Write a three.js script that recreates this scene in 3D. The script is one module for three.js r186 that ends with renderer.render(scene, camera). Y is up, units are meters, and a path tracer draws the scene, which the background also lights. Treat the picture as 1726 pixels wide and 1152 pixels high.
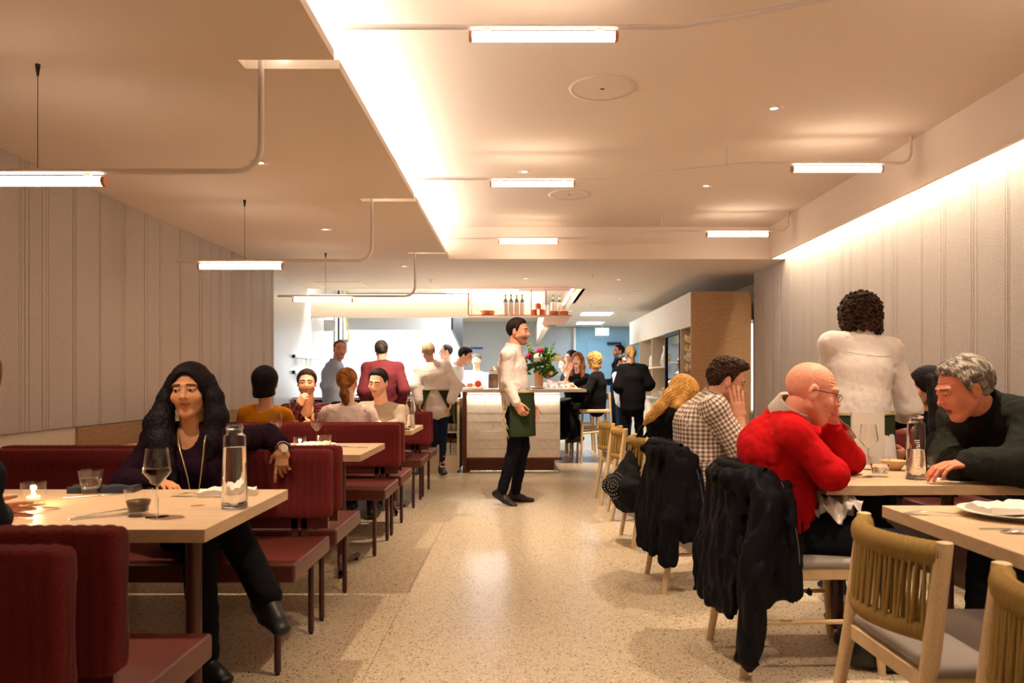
import * as THREE from 'three';
import { RoundedBoxGeometry } from 'three/addons/geometries/RoundedBoxGeometry.js';
import { mergeGeometries } from 'three/addons/utils/BufferGeometryUtils.js';
import { RectAreaLightUniformsLib } from 'three/addons/lights/RectAreaLightUniformsLib.js';
import { createNoise3D } from 'simplex-noise';

// ------------------------------------------------------------------ camera, lights, exposure
// Room frame: camera on the z axis at eye height 1.18 m, looking along -z. Depth d into the room is -z. Units are metres.
const scene = new THREE.Scene();
const camera = new THREE.PerspectiveCamera(48.46, 1726 / 1152, 0.05, 80);
camera.position.set(0, 1.18, 0);
camera.lookAt(0, 1.18, -10);
camera.setViewOffset(1726, 1152, -10.5, -64, 1726, 1152);
camera.focus = 5.2; camera.userData.fStop = 4.5;
scene.add(camera);
const renderer = new THREE.WebGLRenderer({ antialias: true });
renderer.toneMapping = THREE.LinearToneMapping;
renderer.toneMappingExposure = 1.08;
renderer.shadowMap.enabled = true;
RectAreaLightUniformsLib.init();
scene.background = new THREE.Color(0x000000);

const WARM = [1.0, 0.70, 0.49], COVE = [1.0, 0.93, 0.82], COVE_R = [1.0, 0.88, 0.68], COOL = [0.86, 0.94, 1.0], BLUE = [0.6, 0.82, 1.0];
const rgb = a => new THREE.Color().setRGB(a[0], a[1], a[2]);
// an area light of w x h metres at (x, y, d) that shines towards the direction (tx, ty, tz)
function areaLight(w, h, x, y, d, tx, ty, tz, color, intensity) {
  const l = new THREE.RectAreaLight(rgb(color), intensity, w, h);
  l.position.set(x, y, -d); l.lookAt(x + tx, y + ty, -d + tz);
  scene.add(l); return l;
}
function spotLight(x, y, d, tx, ty, td, color, intensity, angle, penumbra = 0.7) {
  const l = new THREE.SpotLight(rgb(color), intensity, 0, angle, penumbra, 2);
  l.position.set(x, y, -d); l.target.position.set(tx, ty, -td); l.castShadow = true; l.shadow.radius = 1.5;
  scene.add(l, l.target); return l;
}
// light levels (three.js units), one line for each kind of source
const TUBE_GLOW = 15, TUBE_DOWN = 24, COVE_LEFT = 115, COVE_RIGHT = 98, KITCHEN = 70, HOOD = 90, BAR_COVE = 60, PANEL_LED = 20, CORRIDOR = 30, DOWNLIGHT = 22, CANDLE = 0.12;

// ------------------------------------------------------------------ helpers
let seed = 12345;
const rnd = () => { seed = (seed * 1664525 + 1013904223) >>> 0; return seed / 4294967296; };
const rr = (a, b) => a + (b - a) * rnd();
const noise = createNoise3D((() => { let s = 77; return () => { s = (s * 1103515245 + 12345) & 0x7fffffff; return s / 0x7fffffff; }; })());
const V = (x, y, z) => new THREE.Vector3(x, y, z);
const clamp = (x, a, b) => Math.min(b, Math.max(a, x));
const smooth = (a, b, x) => { const t = clamp((x - a) / (b - a), 0, 1); return t * t * (3 - 2 * t); };
const names = new Map();
function numbered(n) { const k = names.get(n) || 0; names.set(n, k + 1); return k ? `${n}_${String(k).padStart(3, '0')}` : n; }
function shadows(o) { o.traverse(c => { if (c.isMesh) { c.castShadow = true; c.receiveShadow = true; } }); return o; }
// a thing: a Group at (x, y, d) turned about the vertical, with its label, category and group
function thing(name, label, category, [x, y, d] = [0, 0, 0], turn = 0, group) {
  const o = new THREE.Group(); o.name = numbered(name); o.position.set(x, y, -d); o.rotation.y = turn;
  o.userData = { label, category }; if (group) o.userData.group = group;
  scene.add(o); return o;
}
function part(name, geometry, material, parent, label) {
  const g = Array.isArray(geometry) ? merge(geometry) : geometry;
  const m = new THREE.Mesh(g, material); m.name = name; m.castShadow = m.receiveShadow = true;
  if (label) m.userData.label = label;
  parent.add(m); return m;
}
function structure(name, geometry, material, label) {
  const m = part(name, geometry, material, scene); m.userData.kind = 'structure'; if (label) m.userData.label = label; return m;
}
function single(name, geometry, material, label, category, [x, y, d], turn = 0, group) {
  const m = part(numbered(name), geometry, material, scene); m.position.set(x, y, -d); m.rotation.y = turn;
  m.userData = { label, category }; if (group) m.userData.group = group; return m;
}
function copyOf(root, [x, y, d], turn, label, group) {
  const r = root.clone(); r.name = numbered(root.name.replace(/_\d{3}$/, '')); r.position.set(x, y, -d); if (turn !== undefined) r.rotation.y = turn;
  r.userData = { ...root.userData }; if (label) r.userData.label = label; if (group) r.userData.group = group;
  scene.add(r); return r;
}
function merge(list) {
  const flat = list.flat(9).map(g => { const q = g.index ? g.toNonIndexed() : g; for (const k of Object.keys(q.attributes)) if (!['position', 'normal', 'uv'].includes(k)) q.deleteAttribute(k); if (!q.attributes.uv) q.setAttribute('uv', new THREE.BufferAttribute(new Float32Array(q.attributes.position.count * 2), 2)); if (!q.attributes.normal) q.computeVertexNormals(); return q; });
  return mergeGeometries(flat);
}
// uv in metres on boxes: each face from the two axes it lies in
function metreUV(g, scale = 1) {
  if (!g.attributes.normal) g.computeVertexNormals();
  const p = g.attributes.position, n = g.attributes.normal, uv = new Float32Array(p.count * 2);
  for (let i = 0; i < p.count; i++) {
    const ax = Math.abs(n.getX(i)), ay = Math.abs(n.getY(i)), az = Math.abs(n.getZ(i));
    const [u, v] = ay >= ax && ay >= az ? [p.getX(i), p.getZ(i)] : ax >= az ? [p.getZ(i), p.getY(i)] : [p.getX(i), p.getY(i)];
    uv[2 * i] = u * scale; uv[2 * i + 1] = v * scale;
  }
  g.setAttribute('uv', new THREE.BufferAttribute(uv, 2)); return g;
}
// box given by its extents in x, y and depth
function box(x0, x1, y0, y1, d0, d1, r = 0) {
  const w = x1 - x0, h = y1 - y0, t = d1 - d0;
  const g = r ? new RoundedBoxGeometry(w, h, t, 2, Math.min(r, w / 2.01, h / 2.01, t / 2.01)) : new THREE.BoxGeometry(w, h, t);
  g.translate((x0 + x1) / 2, (y0 + y1) / 2, -(d0 + d1) / 2); return metreUV(g);
}
// box centred on (x, z) in an object's own frame
function bx(w, h, t, x, y, z, r = 0) {
  const g = r ? new RoundedBoxGeometry(w, h, t, 2, Math.min(r, w / 2.01, h / 2.01, t / 2.01)) : new THREE.BoxGeometry(w, h, t);
  g.translate(x, y, z); return metreUV(g);
}
function rod(a, b, ra, rb = ra, seg = 10) {
  const A = V(...a), B = V(...b), L = A.distanceTo(B), g = new THREE.CylinderGeometry(rb, ra, L, seg, 1);
  g.applyQuaternion(new THREE.Quaternion().setFromUnitVectors(V(0, 1, 0), B.clone().sub(A).normalize()));
  const m = A.add(B).multiplyScalar(0.5); g.translate(m.x, m.y, m.z); return g;
}
function tube(pts, r, seg = 24, radial = 8, closed = false, tension = 0.5) {
  return new THREE.TubeGeometry(new THREE.CatmullRomCurve3(pts.map(p => V(...p)), closed, 'catmullrom', tension), seg, r, radial, closed);
}
// a pipe through points with rounded corners of radius c
function pipe(pts, r, c = 0.08, radial = 10) {
  const P = pts.map(p => V(...p)), path = new THREE.CurvePath(); let from = P[0];
  for (let i = 1; i < P.length - 1; i++) {
    const a = P[i].clone().add(P[i - 1].clone().sub(P[i]).normalize().multiplyScalar(c)), b = P[i].clone().add(P[i + 1].clone().sub(P[i]).normalize().multiplyScalar(c));
    path.add(new THREE.LineCurve3(from, a)); path.add(new THREE.QuadraticBezierCurve3(a, P[i], b)); from = b;
  }
  path.add(new THREE.LineCurve3(from, P[P.length - 1]));
  const geos = path.curves.map(k => new THREE.TubeGeometry(k, k.isLineCurve3 ? 1 : 8, r, radial, false));
  const e = [[P[0], P[1]], [P[P.length - 1], P[P.length - 2]]].map(([q, s]) => { const g = new THREE.CircleGeometry(r, radial); g.applyQuaternion(new THREE.Quaternion().setFromUnitVectors(V(0, 0, 1), q.clone().sub(s).normalize())); g.translate(q.x, q.y, q.z); return g; });
  return merge([...geos, ...e]);
}
const lathe = (pts, seg = 28) => new THREE.LatheGeometry(pts.map(p => new THREE.Vector2(Math.max(p[0], 1e-4), p[1])), seg);

// ------------------------------------------------------------------ computed textures (what the surfaces are made of)
function texture(w, h, fill, srgb = true, rep = 1) {
  const data = new Uint8Array(w * h * 4);
  for (let y = 0; y < h; y++) for (let x = 0; x < w; x++) { const c = fill(x / w, y / h, x, y), i = 4 * (y * w + x); data[i] = c[0]; data[i + 1] = c[1]; data[i + 2] = c[2]; data[i + 3] = 255; }
  const t = new THREE.DataTexture(data, w, h); t.wrapS = t.wrapT = THREE.RepeatWrapping; t.magFilter = THREE.LinearFilter; t.minFilter = THREE.LinearMipmapLinearFilter; t.generateMipmaps = true;
  if (srgb) t.colorSpace = THREE.SRGBColorSpace; t.repeat.set(rep, rep); t.needsUpdate = true; return t;
}
const TAU = Math.PI * 2;
// noise that repeats over the unit square
const tn = (u, v, f, o = 0) => noise(Math.cos(u * TAU) * f / TAU + o, Math.sin(u * TAU) * f / TAU + Math.cos(v * TAU) * f / TAU, Math.sin(v * TAU) * f / TAU - o);
const grey = v => [v, v, v];

// terrazzo: cream ground with brown, tan, grey and white chips, 2 m square
function terrazzo() {
  const N = 2048, d = new Uint8Array(N * N * 4);
  for (let i = 0; i < N * N; i++) { const k = 6 * (rnd() - 0.5); d[4 * i] = 198 + k; d[4 * i + 1] = 181 + k; d[4 * i + 2] = 154 + k; d[4 * i + 3] = 255; }
  const pal = [[112, 86, 58], [142, 114, 82], [88, 66, 44], [214, 198, 170], [230, 216, 194], [166, 144, 114], [206, 184, 150], [150, 128, 104]];
  for (let k = 0; k < 62000; k++) {
    const cx = rnd() * N, cy = rnd() * N, r = 1.2 + 5.0 * rnd() * rnd(), e = rr(0.55, 1), a = rr(0, 3.14), c = pal[Math.floor(rnd() * pal.length)], b = rr(-10, 10);
    const ca = Math.cos(a), sa = Math.sin(a), q = [rr(0.75, 1.1), rr(0.75, 1.1), rr(0.75, 1.1), rr(0.75, 1.1), rr(0.75, 1.1)], R = Math.ceil(r * 1.1);
    for (let y = -R; y <= R; y++) for (let x = -R; x <= R; x++) {
      const u = x * ca + y * sa, v = (y * ca - x * sa) / e, an = Math.floor((Math.atan2(v, u) + Math.PI) / TAU * 4.999);
      if (Math.hypot(u, v) > r * q[an]) continue;
      const i = 4 * (((cy + y + N) | 0) % N * N + ((cx + x + N) | 0) % N);
      d[i] = clamp(c[0] + b, 0, 255); d[i + 1] = clamp(c[1] + b, 0, 255); d[i + 2] = clamp(c[2] + b, 0, 255);
    }
  }
  const t = new THREE.DataTexture(d, N, N); t.wrapS = t.wrapT = THREE.RepeatWrapping; t.magFilter = THREE.LinearFilter; t.minFilter = THREE.LinearMipmapLinearFilter; t.generateMipmaps = true; t.colorSpace = THREE.SRGBColorSpace; t.repeat.set(0.5, 0.5); t.needsUpdate = true; return t;
}
const feltMap = texture(512, 512, (u, v) => { const k = 9 * tn(u, v, 60) + 8 * tn(u, v, 160, 3) + 16 * (rnd() - 0.5); return [196 + k, 187 + k, 181 + k]; }, true, 1.6);
const feltBump = texture(512, 512, (u, v) => grey(128 + 60 * tn(u, v, 90, 5) + 60 * (rnd() - 0.5)), false, 1.6);
const plasterBump = texture(512, 512, (u, v) => grey(128 + 40 * tn(u, v, 50, 2) + 50 * tn(u, v, 140, 9)), false, 0.8);
const ash = (base, amp, f) => texture(512, 512, (u, v) => { const g = tn(u, v * 0.999, 3) * 1.2, w = Math.sin((v * f + g * 1.2 + 0.25 * tn(u, v, 10, 4)) * TAU), s = tn(u * 1, v, 8, 2) * 0.4 + 0.6 * noise(u * 6, v * 190, 3), k = amp * (0.5 * w + 0.7 * s); return [base[0] + k, base[1] + k * 0.9, base[2] + k * 0.75]; }, true, 1.3);
const ashTable = ash([196, 166, 132], 7, 11), ashChair = ash([214, 184, 142], 9, 9), oakPanel = ash([172, 134, 92], 10, 14), paleWood = ash([220, 204, 180], 3, 10);
const weaveBump = texture(256, 256, (u, v, x, y) => grey(128 + 60 * Math.sin(u * TAU * 32) * Math.sin(v * TAU * 32) + 40 * (rnd() - 0.5)), false, 6);
const boucleMap = texture(512, 512, (u, v) => { const k = 14 * tn(u, v, 120, 7) + 18 * (rnd() - 0.5); return [106 + k, 20 + 0.6 * k, 20 + 0.5 * k]; }, true, 3);
const boucleBump = texture(512, 512, (u, v) => grey(128 + 70 * tn(u, v, 150, 1) + 40 * (rnd() - 0.5)), false, 3);
const leatherBump = texture(512, 512, (u, v) => grey(128 + 50 * tn(u, v, 80, 6) + 40 * tn(u, v, 190, 8)), false, 3);
const marbleMap = texture(512, 512, (u, v) => { const a = tn(u, v, 4, 1) + 0.5 * tn(u, v, 9, 2), vein = Math.exp(-Math.abs(a + 0.2 * tn(u, v, 25, 3)) * 26) * smooth(-0.2, 0.5, tn(u, v, 3, 8)), k = 6 * tn(u, v, 14, 5) + 4 * tn(u, v, 60, 6) - 36 * vein; return [236 + k, 228 + k, 216 + k]; }, true, 1);
const steelMap = texture(256, 256, (u, v) => { const k = 8 * noise(u * 3, v * 150, 1) + 4 * (rnd() - 0.5); return [176 + k, 178 + k, 180 + k]; }, true, 1);
const tileGreyMap = texture(512, 512, (u, v) => { const k = 6 * tn(u, v, 30, 4) + 5 * tn(u, v, 90, 2); return [190 + k, 194 + k, 196 + k]; }, true, 1);
// shirt cloths: brown and white gingham (checks of 11 mm), dark plaid
const gingham = texture(64, 64, (u, v) => { const a = (u < 0.5 ? 1 : 0) + (v < 0.5 ? 1 : 0); return a === 2 ? [118, 94, 82] : a === 1 ? [186, 166, 152] : [242, 234, 224]; }, true, 1 / 0.024);
const plaid = texture(128, 128, (u, v) => { const l = x => Math.abs(x - 0.5) < 0.05 ? 1 : Math.abs(x - 0.2) < 0.03 ? 0.6 : 0, k = l(u) + l(v); return [46 + 70 * k, 26 + 22 * k, 28 + 22 * k]; }, true, 1 / 0.06);
const stripes = texture(64, 8, (u) => (u % 0.5) < 0.12 ? [120, 116, 130] : [236, 230, 222], true, 1 / 0.03);

// ------------------------------------------------------------------ materials
const std = (o) => new THREE.MeshStandardMaterial(o), phy = (o) => new THREE.MeshPhysicalMaterial(o);
const M = {
  floor: phy({ map: terrazzo(), color: 0xffffff, roughness: 0.27, specularIntensity: 0.9 }),
  ceiling: std({ color: 0xe8d9ca, roughness: 0.95, bumpMap: plasterBump, bumpScale: 0.0006 }),
  wallPaint: std({ color: 0xe4d8c6, roughness: 0.92, bumpMap: plasterBump, bumpScale: 0.0006 }),
  felt: std({ map: feltMap, roughness: 1, bumpMap: feltBump, bumpScale: 0.003 }),
  kitchenTile: phy({ color: 0xe2e6e8, roughness: 0.28 }),
  greyTile: std({ map: tileGreyMap, roughness: 0.5 }),
  tableTop: phy({ map: ashTable, roughness: 0.42 }),
  chairWood: phy({ map: ashChair, roughness: 0.45 }),
  oak: std({ map: oakPanel, roughness: 0.6 }),
  palePanel: std({ map: paleWood, roughness: 0.6 }),
  boucle: phy({ map: boucleMap, roughness: 1, bumpMap: boucleBump, bumpScale: 0.004, sheen: 0.25, sheenColor: new THREE.Color(0x8a3020), sheenRoughness: 0.6 }),
  leather: phy({ color: 0x5a241b, roughness: 0.42, bumpMap: leatherBump, bumpScale: 0.0008, clearcoat: 0.15, clearcoatRoughness: 0.45 }),
  oxblood: phy({ color: 0x4a2620, roughness: 0.4 }),
  pipeWhite: phy({ color: 0xe6d9d0, roughness: 0.4 }),
  copper: phy({ color: 0xc78a66, roughness: 0.38, metalness: 0.6 }),
  copperDark: phy({ color: 0x6a3b2c, roughness: 0.4, metalness: 0.5 }),
  brushed: std({ color: 0xa4a6a8, roughness: 0.6 }),
  steel: phy({ map: steelMap, roughness: 0.34, metalness: 0.85 }),
  chrome: phy({ color: 0xd8d8d8, roughness: 0.18, metalness: 1 }),
  darkMetal: phy({ color: 0x25262a, roughness: 0.5, metalness: 0.3 }),
  black: std({ color: 0x101012, roughness: 0.7 }),
  marble: phy({ map: marbleMap, roughness: 0.35 }),
  counter: phy({ color: 0xd8d2c8, roughness: 0.25 }),
  cord: std({ color: 0x98793e, roughness: 0.95 }),
  cushion: std({ color: 0x9a9089, roughness: 1, bumpMap: weaveBump, bumpScale: 0.0012 }),
  glass: phy({ color: 0xffffff, transmission: 1, roughness: 0.02, thickness: 0, ior: 1.5 }),
  glassSolid: phy({ color: 0xffffff, transmission: 1, roughness: 0.02, thickness: 0.02, ior: 1.48 }),
  water: phy({ color: 0xffffff, transmission: 1, roughness: 0.0, thickness: 0.05, ior: 1.33 }),
  wine: phy({ color: 0xb02030, transmission: 1, roughness: 0.0, thickness: 0.04, ior: 1.34, attenuationColor: new THREE.Color(0x7a0a18), attenuationDistance: 0.02 }),
  whiteWine: phy({ color: 0xf4e4a0, transmission: 1, roughness: 0.0, thickness: 0.04, ior: 1.34, attenuationColor: new THREE.Color(0xe0c860), attenuationDistance: 0.08 }),
  orangeDrink: phy({ color: 0xe86a1a, roughness: 0.2, transmission: 0.3, thickness: 0.03, ior: 1.33 }),
  wax: std({ color: 0xf2e4c8, roughness: 0.6 }),
  flame: std({ color: 0xffd9a0, emissive: new THREE.Color(1, 0.62, 0.25), emissiveIntensity: 30 }),
  napkin: std({ color: 0xd8cfc4, roughness: 1, bumpMap: weaveBump, bumpScale: 0.0008 }),
  darkNapkin: std({ color: 0x2a2c34, roughness: 1 }),
  china: phy({ color: 0xe6ded2, roughness: 0.3 }),
  whiteCeramic: phy({ color: 0xece6dc, roughness: 0.35 }),
};


// ------------------------------------------------------------------ the room shell
const CEIL = 2.525, TRAY = 2.88, TRAY_X = -0.774, TRAY_END = 8.46, SLOTS = [3.24, 5.69, 8.08];
const floor = structure('floor', box(-3.4, 3.5, -0.1, 0, -2.6, 20), M.floor, 'polished beige terrazzo floor with brown chips');
for (const x of [-0.61, 1.9]) part('divider_strip', box(x - 0.0012, x + 0.0012, -0.01, 0.0004, -2.4, 9.55), M.copperDark, floor, 'thin metal joint between terrazzo fields');

{ // lower ceiling on the left: a slab with slots for the lamp pipes cut into its edge
  const s = new THREE.Shape(); s.moveTo(-3.2, -2.6); s.lineTo(TRAY_X, -2.6);
  for (const d of SLOTS) { s.lineTo(TRAY_X, d - 0.046); s.lineTo(-1.18, d - 0.046); s.lineTo(-1.18, d + 0.046); s.lineTo(TRAY_X, d + 0.046); }
  s.lineTo(TRAY_X, TRAY_END); s.lineTo(-3.2, TRAY_END); s.closePath();
  const g = new THREE.ExtrudeGeometry(s, { depth: 0.04, bevelEnabled: false }); g.rotateX(-Math.PI / 2); g.translate(0, CEIL, 0);
  structure('ceiling', metreUV(g), M.ceiling, 'lower painted ceiling over the booths with slots for the lamp pipes');
}
structure('ceiling_001', box(-2.0, 3.1, TRAY, TRAY + 0.1, -2.6, TRAY_END + 0.1), M.ceiling, 'raised ceiling tray over the aisle');
structure('trim_1', box(-2.0, 3.0, CEIL - 0.002, TRAY, TRAY_END, TRAY_END + 0.1), M.ceiling, 'upright end face of the ceiling tray');
structure('trim_2', box(2.80, 2.83, CEIL, TRAY, -2.6, TRAY_END), M.ceiling, 'upright soffit hiding the cove lamps over the felt wall');
structure('trim_3', box(-2.0, -1.94, CEIL + 0.04, TRAY, -2.6, TRAY_END), M.ceiling, 'back of the light cove above the lower ceiling');
structure('ceiling_002', box(-3.4, 3.5, CEIL, CEIL + 0.08, TRAY_END + 0.05, 11.25), M.ceiling, 'lower ceiling before the kitchen');
structure('ceiling_003', box(0.95, 3.5, CEIL, CEIL + 0.08, 11.25, 20), M.ceiling, 'ceiling over the bar seats and corridor');
structure('ceiling_004', box(-3.4, 0.95, 2.66, 2.74, 11.25, 20), M.ceiling, 'kitchen ceiling');
structure('trim_4', box(-3.4, 0.95, CEIL, 2.66, 11.17, 11.25), M.ceiling, 'step in the ceiling before the kitchen');
structure('trim_5', box(0.95, 1.0, CEIL, 2.66, 11.25, 20), M.ceiling, 'step in the ceiling beside the kitchen');
structure('wall_back', box(-3.4, 3.5, -0.1, 3.0, -2.7, -2.6), M.wallPaint, 'painted wall behind the tables');
structure('wall_kitchen_left', box(-3.3, -3.12, 0, 2.7, 9.4, 20), M.kitchenTile, 'glossy white kitchen side wall');
structure('wall_kitchen_rear', box(-3.4, 1.46, 0, 2.7, 19.4, 19.5), M.greyTile, 'grey tiled wall at the rear of the kitchen');
structure('wall_right', box(3.3, 3.5, 0, 2.7, 9.6, 20), M.wallPaint, 'painted side wall of the corridor');

// felt wall: a backing wall with upright felt strips of uneven width, narrow pleats standing proud
function feltWall(name, X, into, y0, y1, d0, d1, seenFrom, label) {
  const wall = structure(name, box(Math.min(X, X - into * 0.25), Math.max(X, X - into * 0.25), 0, Math.max(y1, 2.6), d0, d1), M.wallPaint, label);
  let d = d0;
  const add = (a, b, t) => part('felt_strip', box(Math.min(X, X + into * t), Math.max(X, X + into * t), y0, y1, a, b, 0.003), M.felt, wall);
  add(d0 + 0.002, seenFrom - 0.003, 0.02); d = seenFrom;
  while (d < d1 - 0.02) {
    const w = Math.min(rr(0.1, 0.36), d1 - d); add(d, d + w - 0.004, 0.018 + rr(0, 0.003)); d += w;
    const n = 1 + Math.floor(rr(0, 2.9));
    for (let k = 0; k < n && d < d1 - 0.05; k++) { const q = rr(0.016, 0.04); add(d, d + q - 0.004, 0.018 + rr(0, 0.003)); d += q; }
  }
  part('felt_backing', box(Math.min(X, X + into * 0.003), Math.max(X, X + into * 0.003), y0, y1, d0, d1), M.felt, wall);
  return wall;
}
const wallLeft = feltWall('wall_left', -3.03, 1, 0.856, CEIL, -2.6, 9.36, 2.6, 'left wall lined with upright strips of grey felt');
const wallRight = feltWall('wall_right_felt', 3.0, -1, 0.5, TRAY, -2.6, 9.6, 2.4, 'right wall lined with upright strips of grey felt');
for (const [a, b] of [[5.2, 6.12], [7.75, 9.3]]) part('wood_panel', box(-3.03, -3.015, 0.02, 0.85, a, b), M.oak, wallLeft, 'brown wood panel below the felt');
structure('baseboard_left', box(-3.03, -3.005, 0, 0.1, -2.6, 9.36), M.oak, 'wooden baseboard under the left wall');

// cove lamps: a glowing strip and an area light of the same size in front of it
function ledStrip(label, x0, x1, y0, y1, d0, d1, color, glow, light) {
  const m = std({ color: 0xffffff, emissive: rgb(color), emissiveIntensity: glow });
  const o = part(numbered('led_strip'), box(x0, x1, y0, y1, d0, d1), m, scene); o.userData = { label, category: 'light strip', group: 'hidden cove lights' };
  if (light) areaLight(...light);
}
ledStrip('white strip lamp lying in the cove above the booth ceiling', -1.03, -1.0, CEIL + 0.04, CEIL + 0.052, -2.4, 8.4, COVE, 4, [10.8, 0.03, -1.015, CEIL + 0.056, 3.0, 0.12, 1, 0, COVE, COVE_LEFT]);
scene.children.at(-1).rotation.set(0, 0, 0); scene.children.at(-1).lookAt(-1.015 + 0.1, 5, -3.0);
{ // turn the long side of the two cove lights along the room
  const turn = (l, dir) => { const z = dir.clone().negate().normalize(), x = V(0, 0, -1), y = new THREE.Vector3().crossVectors(z, x).normalize(); l.quaternion.setFromRotationMatrix(new THREE.Matrix4().makeBasis(x, y, z)); };
  turn(scene.children.at(-1), V(0.12, 1, 0));
  ledStrip('warm strip lamp in the slot over the felt wall', 2.86, 2.95, TRAY - 0.012, TRAY - 0.001, -2.4, 8.4, COVE_R, 3, [10.8, 0.06, 2.905, TRAY - 0.016, 3.0, 0, -1, 0.001, COVE_R, COVE_RIGHT]);
  turn(scene.children.at(-1), V(0.02, -1, 0));
}

// ------------------------------------------------------------------ pipe lamps
const glowTube = std({ color: 0xffffff, emissive: rgb([1, 0.77, 0.6]), emissiveIntensity: TUBE_GLOW });
function lampTube(parent, x, y, d, len = 0.61) { // tube lamp along x hung close below its pipe
  const c = new THREE.CylinderGeometry(0.021, 0.021, len, 20); c.rotateZ(Math.PI / 2); c.translate(x, y, -d);
  const t = part('lamp_tube', c, glowTube, parent, 'glowing frosted tube');
  for (const s of [-1, 1]) { const e = new THREE.CylinderGeometry(0.0225, 0.0225, 0.014, 20); e.rotateZ(Math.PI / 2); e.translate(x + s * (len / 2 + 0.007), y, -d); part('end_cap', e, M.copper, t, 'copper end cap'); }
  for (const s of [-0.24, 0.24]) part('bracket', bx(0.03, 0.024, 0.016, x + s, y + 0.031, -d), M.pipeWhite, parent);
  areaLight(len, 0.04, x, y - 0.024, d, 0, -1, 0.0001, WARM, TUBE_DOWN);
}
for (const [i, d] of SLOTS.entries()) {
  const o = thing('pipe_lamp', ['white bent pipe lamp over the booth table with the red wine', 'white bent pipe lamp over the empty table laid with wine glasses', 'white bent pipe lamp over the booth seating four diners'][i], 'lamp', [0, 0, 0], 0, 'bent pipe lamps over the booths');
  part('pipe', pipe([[-1.097, TRAY, -d], [-1.097, 2.068, -d], [-2.56, 2.068, -d]], 0.0125, 0.12), M.pipeWhite, o);
  lampTube(o, -2.078, 2.026, d);
  const w = part('wire', rod([-2.05, 2.07, -d], [-2.05, CEIL - 0.05, -d], 0.0015, 0.0015, 6), M.darkMetal, o, 'thin hanging wire');
  part('wire_clamp', rod([-2.05, CEIL - 0.05, -d], [-2.05, CEIL, -d], 0.004, 0.011, 10), M.darkMetal, w);
}
for (const [i, d] of [3.25, 5.7, 8.1].entries()) {
  const o = thing('ceiling_pipe_lamp', ['long jogged white pipe lamp before the round ceiling speaker', 'long jogged white pipe lamp between the two round ceiling speakers', 'long jogged white pipe lamp close to the end face of the ceiling tray'][i], 'lamp', [0, 0, 0], 0, 'jogged pipe lamps in the ceiling tray');
  const e = d - 0.4;
  part('pipe', pipe([[-0.92, TRAY, -d], [-0.92, 2.69, -d], [0.68, 2.69, -d], [1.62, 2.69, -e], [2.74, 2.69, -e], [2.74, TRAY, -e]], 0.0115, 0.09), M.pipeWhite, o);
  part('hanger', rod([1.47, 2.69, -(d - 0.336)], [1.47, TRAY, -(d - 0.336)], 0.008), M.pipeWhite, o);
  lampTube(o, 0.108, 2.648, d); lampTube(o, 2.225, 2.648, e);
}
// round speakers, downlights, access panel
for (const [i, [x, y, d, r]] of [[0.49, TRAY, 4.43, 0.19], [0.47, TRAY, 6.97, 0.19], [1.7, CEIL, 11.7, 0.19], [1.5, CEIL, 14.2, 0.19]].entries()) {
  const o = thing('ceiling_speaker', ['round flush ceiling speaker with a dark centre dot, before the second pipe lamp', 'round flush ceiling speaker just behind the second pipe lamp', 'round ceiling speaker above the bar stools', 'round ceiling speaker farther down the corridor to the exit sign'][i], 'speaker', [x, y, d], 0, 'round ceiling speakers');
  part('grille', lathe([[0, -0.004], [r * 0.93, -0.004], [r * 0.94, 0]], 48), M.ceiling, o);
  part('rim', lathe([[r * 0.93, -0.006], [r, -0.007], [r + 0.004, 0]], 48), M.pipeWhite, o);
  part('badge', bx(0.022, 0.003, 0.012, 0, -0.005, 0), M.black, o, 'small dark badge');
}
function downlight(x, y, d, label, tx, ty, td, k = 1, color = [1, 0.79, 0.57], angle = 0.62) {
  const o = thing('downlight', label, 'downlight', [x, y, d], 0, 'recessed downlights');
  part('ring', lathe([[0.026, -0.006], [0.05, -0.008], [0.058, 0]], 32), M.pipeWhite, o);
  part('lens', lathe([[0, -0.003], [0.026, -0.004]], 24), std({ color: 0xffffff, emissive: rgb(color), emissiveIntensity: 3 }), o, 'glowing lens');
  if (k) spotLight(x, y - 0.012, d, tx, ty, td, color, DOWNLIGHT * k, angle, 0.85);
}
downlight(-1.72, CEIL, 6.78, 'recessed downlight over the booth table with four diners', -1.6, 0.75, 6.7, 0.9);
downlight(-1.6, CEIL, 4.7, 'recessed downlight over the empty laid table', -1.5, 0.75, 4.75, 0.75);
downlight(-1.5, CEIL, 2.45, 'recessed downlight over the table with the red wine glass', -1.35, 0.75, 2.6, 0.6);
downlight(1.645, TRAY, 6.65, 'recessed downlight in the tray over the far chairs', 1.7, 0.75, 6.0, 1.1);
downlight(1.75, TRAY, 3.2, 'recessed downlight in the tray over the man in red', 1.7, 0.75, 3.3, 0.9);
downlight(1.6, TRAY, 4.75, 'recessed downlight in the tray over the server', 1.6, 0.75, 4.7, 0.9);
downlight(1.5, TRAY, 1.7, 'recessed downlight in the tray over the table with the plate', 1.5, 0.75, 2.0, 0.7);
downlight(0.1, CEIL, 10.1, 'recessed downlight before the hanging shelf', 0.1, 0, 10.0, 0.6);
downlight(0.05, TRAY, 6.2, 'recessed downlight in the tray over the aisle', 0.05, 0, 6.4, 1.2, undefined, 0.8);
downlight(0.2, TRAY, 2.6, 'added downlight brightening the near aisle floor, in the tray before the first round speaker', 0.15, 0, 3.4, 0.5, undefined, 0.8);  // added lamp with no fitting of its own, lifts the near aisle floor
downlight(-1.35, CEIL, 9.0, 'recessed downlight before the kitchen pass', -1.5, 0.9, 9.9, 1.3);
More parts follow.
